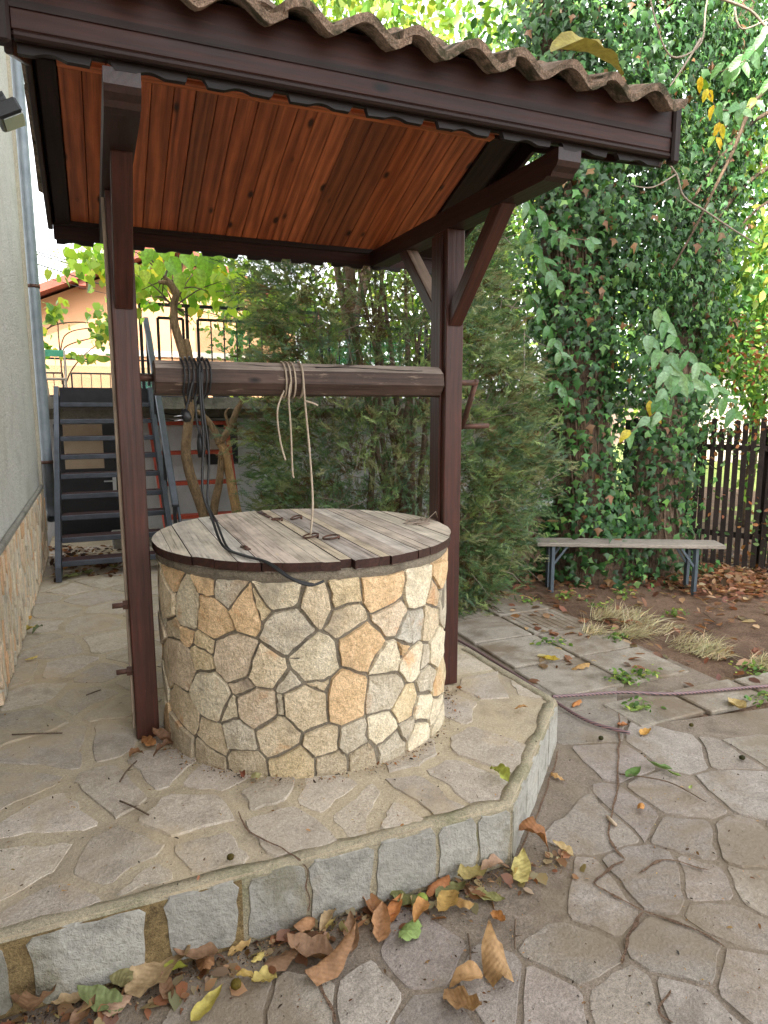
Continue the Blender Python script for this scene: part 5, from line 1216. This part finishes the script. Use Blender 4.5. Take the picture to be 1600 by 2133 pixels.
# ---- weeds, dry grass, leaf litter
def grass(name, label, clumps, cols, n, L):
    P = []; D = []
    for x, y, r, dx, dy in clumps:
        for _ in range(n):
            a = random.uniform(0, 6.28); q = r * math.sqrt(random.random()); P.append((x + q * math.cos(a), y + q * math.sin(a), GZ - .01)); D.append((dx + random.gauss(0, .55), dy + random.gauss(0, .55), random.uniform(.12, .7)))
    P = np.array(P); N = len(P); T = (np.array([(0, .014, 0), (0, -.014, 0), (.5, .012, .05), (.5, -.012, .05), (1, 0, -.22)]), [(0, 1, 3, 2), (2, 3, 4)])
    o = leaf_cloud(name, P, D, np.array((0, 0, 1.)) + rng.normal(0, .3, (N, 3)), rng.uniform(L * .5, L * 1.2, N), palette(N, cols), M['grass'], None, T); return tag(o, label, 'grass', kind='stuff')
def g3(u, v): p = at(u, v, z=GZ); return p.x, p.y
grass('dry_grass', 'straw coloured tufts of dry grass flattened on the soil', [(*g3(1345, 1305), .20, .9, -.2), (*g3(1440, 1345), .18, .9, -.3), (*g3(1255, 1285), .10, .9, -.1), (*g3(1585, 1385), .1, .9, -.3), (*g3(1230, 1320), .08, .9, 0), (*g3(1310, 1320), .1, .9, -.5), (*g3(1475, 1360), .12, .9, -.1), (*g3(1300, 1285), .14, .8, .2)], ['#b8ac8a', '#a89c78', '#c8be9c', '#9a9070'], 230, .17)
wd_ = []
for u, v in ((1100, 1255), (1180, 1245), (1300, 1240), (1290, 1415), (1310, 1420), (1340, 1410), (1250, 1265), (1560, 1400), (1590, 1460), (1410, 1280), (1330, 1475), (1290, 1330), (1150, 1345)): wd_.append((*g3(u, v), .09, 0, 0))
P = []; 
for x, y, r, _, _ in wd_:
    for _ in range(42): a = random.uniform(0, 6.28); q = r * random.random(); P.append((x + q * math.cos(a) * 1.6, y + q * math.sin(a), GZ + random.uniform(0, .05)))
P = np.array(P); N = len(P); tag(leaf_cloud('weeds', P, rdir(N) * np.array((1, 1, .4)), rdir(N) * .5 + np.array((0, 0, 1)), rng.uniform(.02, .05, N), palette(N, ['#5f8038', '#76924a', '#4c6c30', '#9aa850']), M['leaf'], None), 'low green weeds sprouting along the edge of the soil and slabs', 'weeds', kind='stuff')
P = []; zs = []
def litter(poly_uv, n, z, spread=0):
    (u0, v0), (u1, v1) = poly_uv
    for _ in range(n):
        p = at(random.uniform(u0, u1), random.uniform(v0, v1), z=z); P.append((p.x + random.gauss(0, spread), p.y + random.gauss(0, spread), z + random.uniform(.003, .02)))
litter(((1110, 1185), (1420, 1215)), 650, GZ, .12); litter(((1400, 1185), (1640, 1235)), 900, GZ, .15); litter(((1050, 1220), (1600, 1300)), 170, GZ, .1); litter(((1100, 1300), (1600, 1420)), 80, GZ, .1)
litter(((1150, 1180), (1400, 1200)), 350, GZ, .2); litter(((1440, 1150), (1620, 1190)), 400, GZ, .25)
P = np.array(P); N = len(P); tag(leaf_cloud('leaf_litter', P, rdir(N) * np.array((1, 1, .25)), rdir(N) * .45 + np.array((0, 0, 1)), rng.uniform(.05, .11, N), palette(N, ['#94664a', '#7d5540', '#a88466', '#644a3a', '#b09878', '#7a6c4c'], [.3, .25, .17, .15, .09, .04], .22), M['leaf'], None), 'rust brown leaf litter around the ivy trunks and along the fence', 'leaf litter', kind='stuff')
P = []
litter(((105, 1140), (265, 1185)), 190, 0.0, .05); litter(((120, 1165), (260, 1205)), 60, 0.0, .03)
P = np.array(P); N = len(P); tag(leaf_cloud('leaf_litter', P, rdir(N) * np.array((1, 1, .25)), rdir(N) * .45 + np.array((0, 0, 1)), rng.uniform(.04, .09, N), palette(N, ['#5c3d28', '#7a5234', '#3f2c1f', '#93683e']), M['leaf'], None), 'dark brown leaf litter lying under the staircase', 'leaf litter', kind='stuff')
# crumbs: grit, seeds and bits of twig on the stones
P = []
for _ in range(900):
    u, v = random.uniform(0, 1600), random.uniform(1420, 2133); p = at(u, v, z=GZ); z = GZ
    if p.y > -1.12 and p.x < .46 or (p.x < 1.15 and p.y > -.45): p = at(u, v, z=0.0); z = 0.0
    elif p.y > -1.12 and p.x < 1.17 and (p.x - .452) * .36 - (p.y + 1.115) * .375 < 0: p = at(u, v, z=0.0); z = 0.0
    if math.hypot(p.x, p.y) < .70 or (z == 0.0 and not inside((p.x, p.y), PLAT)): continue
    P.append((p.x, p.y, z + .004))
for _ in range(1500):
    t = random.random(); x = -1.42 + 1.9 * t; P.append((x + random.gauss(0, .03), -1.135 - abs(random.gauss(0, .05)), GZ + .004))
for _ in range(700):
    a = random.uniform(-2.9, .4); r = .69 + abs(random.gauss(0, .03)); P.append((r * math.cos(a), r * math.sin(a), .004))
P_big = [( -1.42 + 2.1 * random.random(), -1.15 - abs(random.gauss(0, .06)), GZ + .006) for _ in range(240)]
P = np.array(P); N = len(P); tag(leaf_cloud('debris', P, rdir(N) * np.array((1, 1, .3)), rdir(N) * .6 + np.array((0, 0, 1)), rng.choice([.006, .009, .013, .02], N, p=[.4, .35, .18, .07]), palette(N, ['#4a3526', '#6d4c33', '#8d6a48', '#2f241c', '#a0825c'], None, .25), M['leaf'], None, OVAL, .8), 'brown crumbs of seed husk and twig scattered on the stones', 'debris', kind='stuff')
P = np.array(P_big); N = len(P); tag(leaf_cloud('leaf_crumbs', P, rdir(N) * np.array((1, 1, .35)), rdir(N) * .7 + np.array((0, 0, 1)), rng.uniform(.015, .07, N), palette(N, ['#94664a', '#a88466', '#b09878', '#7d5a42', '#9a9070'], None, .2), M['leaf'], None, OVAL, 1.2), 'small broken bits of brown leaf along the foot of the step', 'leaf crumbs', kind='stuff')

# ================================================================== fallen leaves one by one
BRN, ORG_, TAN, YEL, OLV, GRN, PNK = '#80604a', '#a07350', '#a8906f', '#b3a25c', '#85835a', '#667a4a', '#ab8c78'
FL = [  # u, v, length px, colour, curl, fold, level, label
 (70, 2085, 150, BRN, 1.1, .5, 'g', 'long brown curled leaf at the foot of the step, leftmost of all'),
 (148, 2082, 62, TAN, .5, .3, 'g', 'tan leaf left of the grey green leaf at the step foot'),
 (208, 2092, 82, GRN, .3, .2, 'g', 'broad grey green leaf at the foot of the step'),
 (246, 2096, 52, PNK, .2, .1, 'g', 'pinkish tan leaf touching the grey green leaf'),
 (178, 2112, 50, BRN, .6, .3, 'g', 'small brown leaf below the grey green leaf'),
 (272, 2060, 40, ORG_, .6, .4, 'g', 'small orange brown leaf above the pinkish leaf'),
 (345, 2062, 58, BRN, .7, .4, 'g', 'brown leaf standing upright in the leaf pile by the step'),
 (363, 1996, 40, '#a3ab3f', .1, .1, 'g', 'round yellow green leaf on top of the leaf pile by the step'),
 (403, 1988, 86, BRN, .6, .3, 'g', 'dark brown leaf just right of the round yellow green leaf'),
 (428, 2014, 76, ORG_, .5, .3, 'g', 'orange brown leaf under the dark brown leaf of the pile'),
 (335, 2022, 118, TAN, .3, .2, 'g', 'long tan leaf lying along the step face'),
 (258, 2030, 70, OLV, .3, .2, 'g', 'olive green leaf against the step face in the pile'),
 (432, 2096, 78, '#a59a45', .5, .35, 'g', 'crumpled olive yellow leaf alone near the bottom edge'),
 (500, 1978, 50, '#c4a36c', .3, .2, 'g', 'pale tan leaf beside the small pale yellow leaf'),
 (537, 1996, 30, '#d2be72', .1, .1, 'g', 'small pale yellow leaf flat on the paving'),
 (546, 2046, 60, YEL, .5, .3, 'g', 'yellow cupped leaf right of the olive yellow leaf'),
 (516, 2040, 42, '#c0a45c', .4, .4, 'g', 'narrow tan yellow leaf leaning on the yellow cupped leaf'),
 (590, 2006, 70, BRN, .3, .2, 'g', 'pointed brown leaf lying alone between the two leaf piles'),
 (638, 1992, 105, BRN, .9, .5, 'g', 'long rolled brown leaf pointing at the step'),
 (695, 2016, 128, '#8a6242', .5, .6, 'g', 'longest rolled brown leaf lying across the paving'),
 (640, 1934, 66, ORG_, .8, .5, 'g', 'orange brown curled leaf touching the step crack'),
 (682, 1926, 56, TAN, .4, .3, 'g', 'tan folded leaf behind the rolled brown leaf'),
 (732, 1950, 76, BRN, .4, .4, 'g', 'brown wrinkled leaf in the middle of the front pile'),
 (772, 1890, 78, '#8c5c37', .7, .45, 'g', 'large brown leaf leaning on the step face'),
 (792, 1930, 76, ORG_, .6, .4, 'g', 'rust orange leaf left of the green walnut'),
 (678, 1904, 30, '#cbb66e', .2, .2, 'g', 'tiny pale leaf stuck upright against the step'),
 (835, 1872, 76, '#5f6a3a', .4, .25, 'g', 'dark olive leaf just left of the green walnut'),
 (822, 1898, 64, '#b9743c', .4, .3, 'g', 'bright orange leaf below the dark olive leaf'),
 (874, 1912, 50, '#b57f42', .4, .3, 'g', 'orange leaf below the green walnut'),
 (930, 1896, 70, '#a98846', .4, .2, 'g', 'spotted yellow brown leaf right of the walnut'),
 (850, 1950, 76, '#7a9a55', .3, .2, 'g', 'fresh green leaf lying alone below the pile'),
 (940, 1864, 66, '#6f7448', .3, .2, 'g', 'dull olive leaf beneath the big ribbed leaf'),
 (982, 1840, 98, '#93864f', .35, .2, 'g', 'big ribbed olive tan leaf on the pile under the step corner'),
 (1016, 1872, 70, '#8b8f5c', .3, .2, 'g', 'pale olive leaf hanging down from the right end of the pile'),
 (1086, 1818, 82, '#b3a866', .3, .15, 'g', 'yellow olive leaf at the right end of the pile'),
 (1022, 1828, 56, PNK, .4, .3, 'g', 'pinkish brown leaf against the step below the corner'),
 (905, 1850, 60, '#a5653a', .6, .4, 'g', 'rust leaf curling up behind the green walnut'),
 (960, 1890, 55, '#b08a55', .4, .3, 'g', 'tan leaf below the big ribbed leaf'),
 (1040, 1920, 54, '#b5783f', .6, .4, 'g', 'small orange twisted leaf below the pile at right'),
 (1116, 1772, 78, '#8d5a34', .9, .5, 'g', 'brown curled leaf by the platform corner'),
 (1172, 1770, 50, '#c9b48c', .2, .5, 'g', 'pale straw coloured scrap right of the platform corner'),
 (1030, 2012, 105, '#a5825a', 1.3, .35, 'g', 'tan leaf arching up off the paving near the bottom'),
 (966, 2052, 66, '#b08a60', .6, .3, 'g', 'tan leaf at the joint below the arching leaf'),
 (972, 2104, 96, '#9a7650', .7, .35, 'g', 'brown ribbed leaf at the bottom edge'),
 (1162, 1620, 34, '#bf9560', .3, .2, 'g', 'small pale orange leaf beside the platform side'),
 (1336, 1685, 38, '#b57a34', .8, .4, 'g', 'tiny orange curl alone on the right paving'),
 (1038, 1618, 66, '#93a03e', .4, .4, 'p', 'crumpled yellow green leaf on the platform corner'),
 (340, 1545, 62, '#6f4a34', .8, .5, 'p', 'brown curled leaf against the foot of the well by the left post'),
 (286, 1577, 36, '#7a5236', .6, .4, 'p', 'small brown leaf in front of the left post'),
 (308, 1546, 52, '#a06a3c', .1, .1, 'p', 'flat orange brown leaf at the foot of the left post'),
 (338, 1568, 50, '#5f3d2c', .6, .4, 'p', 'dark brown leaf below the curled leaf at the well foot'),
 (504, 1616, 34, '#6f2f22', .6, .4, 'p', 'red brown leaf scrap at the front foot of the well'),
 (542, 1606, 38, '#a9a77a', .8, .5, 'p', 'pale green leaf scrap at the front foot of the well'),
 (1086, 1478, 28, '#b58a5c', .3, .2, 'p', 'tiny tan leaf on the right of the platform'),
 (956, 1436, 28, '#b06f3c', .5, .4, 'p', 'small orange leaf at the foot of the right post'),
 (50, 1316, 50, '#b0a03c', .2, .2, 'p', 'yellow leaf at the foot of the stone clad wall'),
 (78, 1316, 30, '#3f5a34', .5, .3, 'p', 'dark green leaf right of the yellow leaf by the clad wall'),
 (50, 1296, 30, '#b88a34', .6, .4, 'p', 'amber leaf leaning on the stone clad wall'),
 (66, 1372, 24, '#cbb766', .2, .2, 'p', 'tiny pale yellow leaf on the grey flagstone by the wall'),
 (150, 1201, 38, '#7c8a52', .3, .2, 'p', 'large grey green leaf under the lowest stair tread'),
 (185, 1196, 34, '#66784a', .4, .3, 'p', 'green leaf cluster piece right of the large leaf under the stairs'),
 (236, 1184, 30, '#9a9a58', .3, .2, 'p', 'olive leaf near the post under the lowest stair tread'),
 (1145, 1374, 48, '#c9b03a', .3, .2, 'g', 'bright yellow leaf on the slabs behind the platform'),
 (1208, 1393, 42, '#a5824e', .5, .4, 'g', 'tan crumpled leaf on the slabs right of the yellow leaf'),
 (1536, 1474, 66, '#b09a68', .5, .3, 'g', 'large tan leaf on the slabs at the right edge'),
 (1200, 1468, 34, '#b06f34', .5, .4, 'g', 'orange leaf between the two hoses'),
 (1345, 1526, 34, '#c09040', .4, .3, 'g', 'orange yellow leaf past the end of the hose'),
 (1296, 1512, 30, '#a8683a', .5, .4, 'g', 'small rust leaf touching the end of the hose'),
 (1330, 1478, 40, '#7f9a4a', .3, .2, 'g', 'small green leaf just below the right hand hose'),
]
for i, (u, v, px, c, curl, fold, lev, lab) in enumerate(FL):
    z = GZ if lev == 'g' else 0.0
    p = at(u, v, z=z + .004)
    if lev == 'g' and p.y > -1.14 and p.x < .46: p.y = -1.15
    if lev == 'p' and math.hypot(p.x, p.y) < .70: q = math.hypot(p.x, p.y); p.x *= .715 / q; p.y *= .715 / q
    dep = (p - CAM).length; L = px * dep / FPX * random.uniform(.9, 1.04)
    me = curled(L, L * random.uniform(.42, .6) * (1 if fold < .35 else .85), curl * random.choice((1, 1, -1)), fold * random.choice((1, -1, 1)), random.uniform(-.7, .7), 9, wav=random.uniform(.02, .05))
    rot = Matrix.Rotation(random.uniform(0, 6.28), 3, 'Z') @ Matrix.Rotation(random.uniform(-.12, .12), 3, 'Y') @ Matrix.Rotation(random.uniform(-.15, .15), 3, 'X')
    if 'lying along' in lab or 'longest' in lab: rot = Matrix.Rotation(.35, 3, 'Z')
    # rest the leaf on its lowest point
    zm = min((rot @ vv.co).z for vv in me.vertices)
    o = put('fallen_leaf', me, M['fallen'], None, (p.x, p.y, z + .002 - zm + (.012 * (i % 3) if 5 < i < 12 or 26 < i < 38 else 0)), rot, tuple(1.12 * (.8 * x + .2 * y) for x, y in zip(lin(c), (.30, .22, .14)))); tag(o, lab, 'leaf', 'fallen leaves')
# big leaf stranded on the tiles
me = curled(.36, .17, -.35, .25, .5, 9, wav=.02)
o = put('fallen_leaf', me, M['fallen'], None, (.87, -.84, 2.672), face_rot((-.1, -.62, .78), (1, .1, -.05)), lin('#9a9150')); tag(o, 'big olive leaf stranded on the roof tiles', 'leaf', 'fallen leaves')
# twig with three green leaves on the right paving
tg = thing('leafy_twig', 'broken twig with three dark green leaves on the right paving', 'twig', tuple(at(1340, 1620, z=GZ)))
p0, p1, p2 = at(1290, 1612, z=GZ + .012), at(1390, 1628, z=GZ + .015), at(1470, 1670, z=GZ + .008)
tubes('stalk', [([p0, p1, p2], [.004, .003, .002])], M['twig'], tg, 6)
for u, v, L, a, c in ((1318, 1612, .105, .2, '#4f6a30'), (1372, 1600, .12, 2.4, '#6f8a55'), (1402, 1614, .07, 2.2, '#7a9150'), (1438, 1640, .03, .4, '#8a9a52')):
    me = curled(L, L * .45, .5, .3, .4, 7, wav=.015); put('leaf', me, M['fallen'], tg, at(u, v, z=GZ + .012), Matrix.Rotation(a, 3, 'Z') @ Matrix.Rotation(.35, 3, 'X'), lin(c))
# walnuts and husks
def nut(u, v, r, c, lab, z=GZ):
    p = at(u, v, z=z + r); mb = MB(); vs = []; fs = []; nu, nv = 14, 9
    for j in range(nv + 1):
        for k in range(nu):
            a = math.pi * j / nv; b = 2 * math.pi * k / nu; rr = r * (1 + .10 * noise.noise((math.cos(b) * 2, math.sin(b) * 2, j * .5 + u)) - .06 * abs(math.sin(b)) ** 8)
            vs.append((rr * math.sin(a) * math.cos(b), rr * math.sin(a) * math.sin(b) * .92, rr * math.cos(a) * 1.08))
    for j in range(nv):
        for k in range(nu): fs.append((j * nu + k, j * nu + (k + 1) % nu, (j + 1) * nu + (k + 1) % nu, (j + 1) * nu + k))
    mb.add(vs, fs, True); me = mb.mesh('walnut'); me.transform(Matrix.Rotation(1.2, 4, 'X')); o = put('walnut', me, M['walnut'], None, p, None, c); return tag(o, lab, 'walnut', 'walnuts on the ground')
nut(879, 1872, .021, (1, 1, 1), 'green walnut in its husk among the leaves under the step')
nut(1546, 1578, .014, (.09, .07, .06), 'black dried walnut husk alone on the right paving')
nut(1252, 1537, .013, (.12, .09, .07), 'dark walnut husk near the end of the hose')
nut(492, 2050, .017, (.42, .24, .14), 'brown walnut beside the yellow cupped leaf')
nut(480, 1785, .012, (.22, .13, .09), 'small dark brown husk on the platform edge', 0.0)
nut(1440, 1510, .012, (.2, .13, .09), 'small dark husk on the slabs below the right hand hose')
# paper stub and broken twigs
p = at(1274, 1710, z=GZ + .008); mb = MB(); mb.tube([p + Vector((-.004, -.03, 0)), p + Vector((.004, .03, 0))], .0075, 8); tag(mb.build('paper_stub', M['card']), 'short pale beige stub in a joint of the right paving', 'stub')
for pts, z, lab in (([(250, 1668), (278, 1680), (310, 1697)], 0, 'thin forked twig on the platform left of the well'), ([(25, 1530), (80, 1528), (130, 1527)], 0, 'dark broken twig on the platform near the left edge'), ([(285, 1585), (265, 1605), (250, 1628)], 0, 'straight leaf stalk in front of the left post'),
                    ([(975, 1945), (980, 1985), (978, 2010)], GZ, 'upright looking thin stalk behind the arching leaf'), ([(1074, 1915), (1072, 1950), (1073, 1975)], GZ, 'thin pale stalk on the paving right of the arching leaf'), ([(180, 1448), (200, 1440), (210, 1437)], 0, 'short dark twig left of the left post'), ([(1465, 1275), (1490, 1295), (1510, 1300)], GZ, 'dark branched stick lying on the soil at right')):
    ps = [at(u, v, z=z + .006) for u, v in pts]; mb = MB(); mb.tube(smooth_path(ps, 4), [.0035] * (4 * (len(ps) - 1) + 1), 5); mb.tube([ps[1], ps[1] + Vector((.02, -.012, .006))], [.0025, .001], 5); tag(mb.build('twig', M['twig']), lab, 'twig', 'fallen twigs')
# pale house seen through the fence
ph = thing('pale_house', 'pale pinkish house wall glimpsed through the picket fence', 'house', (15, 9, GZ))
mb = MB(); mb.box((17.5, 9.5, 1.2), (1, 10, 2.9)); mb.build('wall', M['far_white'], ph); mb = MB(); mb.box((17.5, 9.5, 2.8), (2, 10.6, .2)); mb.build('roof', M['eave'], ph)
lawn = sheet('lawn', [(6.3, 1.0), (6.0, 3.4), (5.2, 4.4), (8, 16), (40, 30), (40, -10), (7.5, -2)], GZ - .018, rough_mat('lawn', ['#7c8f45', '#93a257', '#6a7d3a'], 1.2, .95, .6, 40, kind='World', fine=.3))
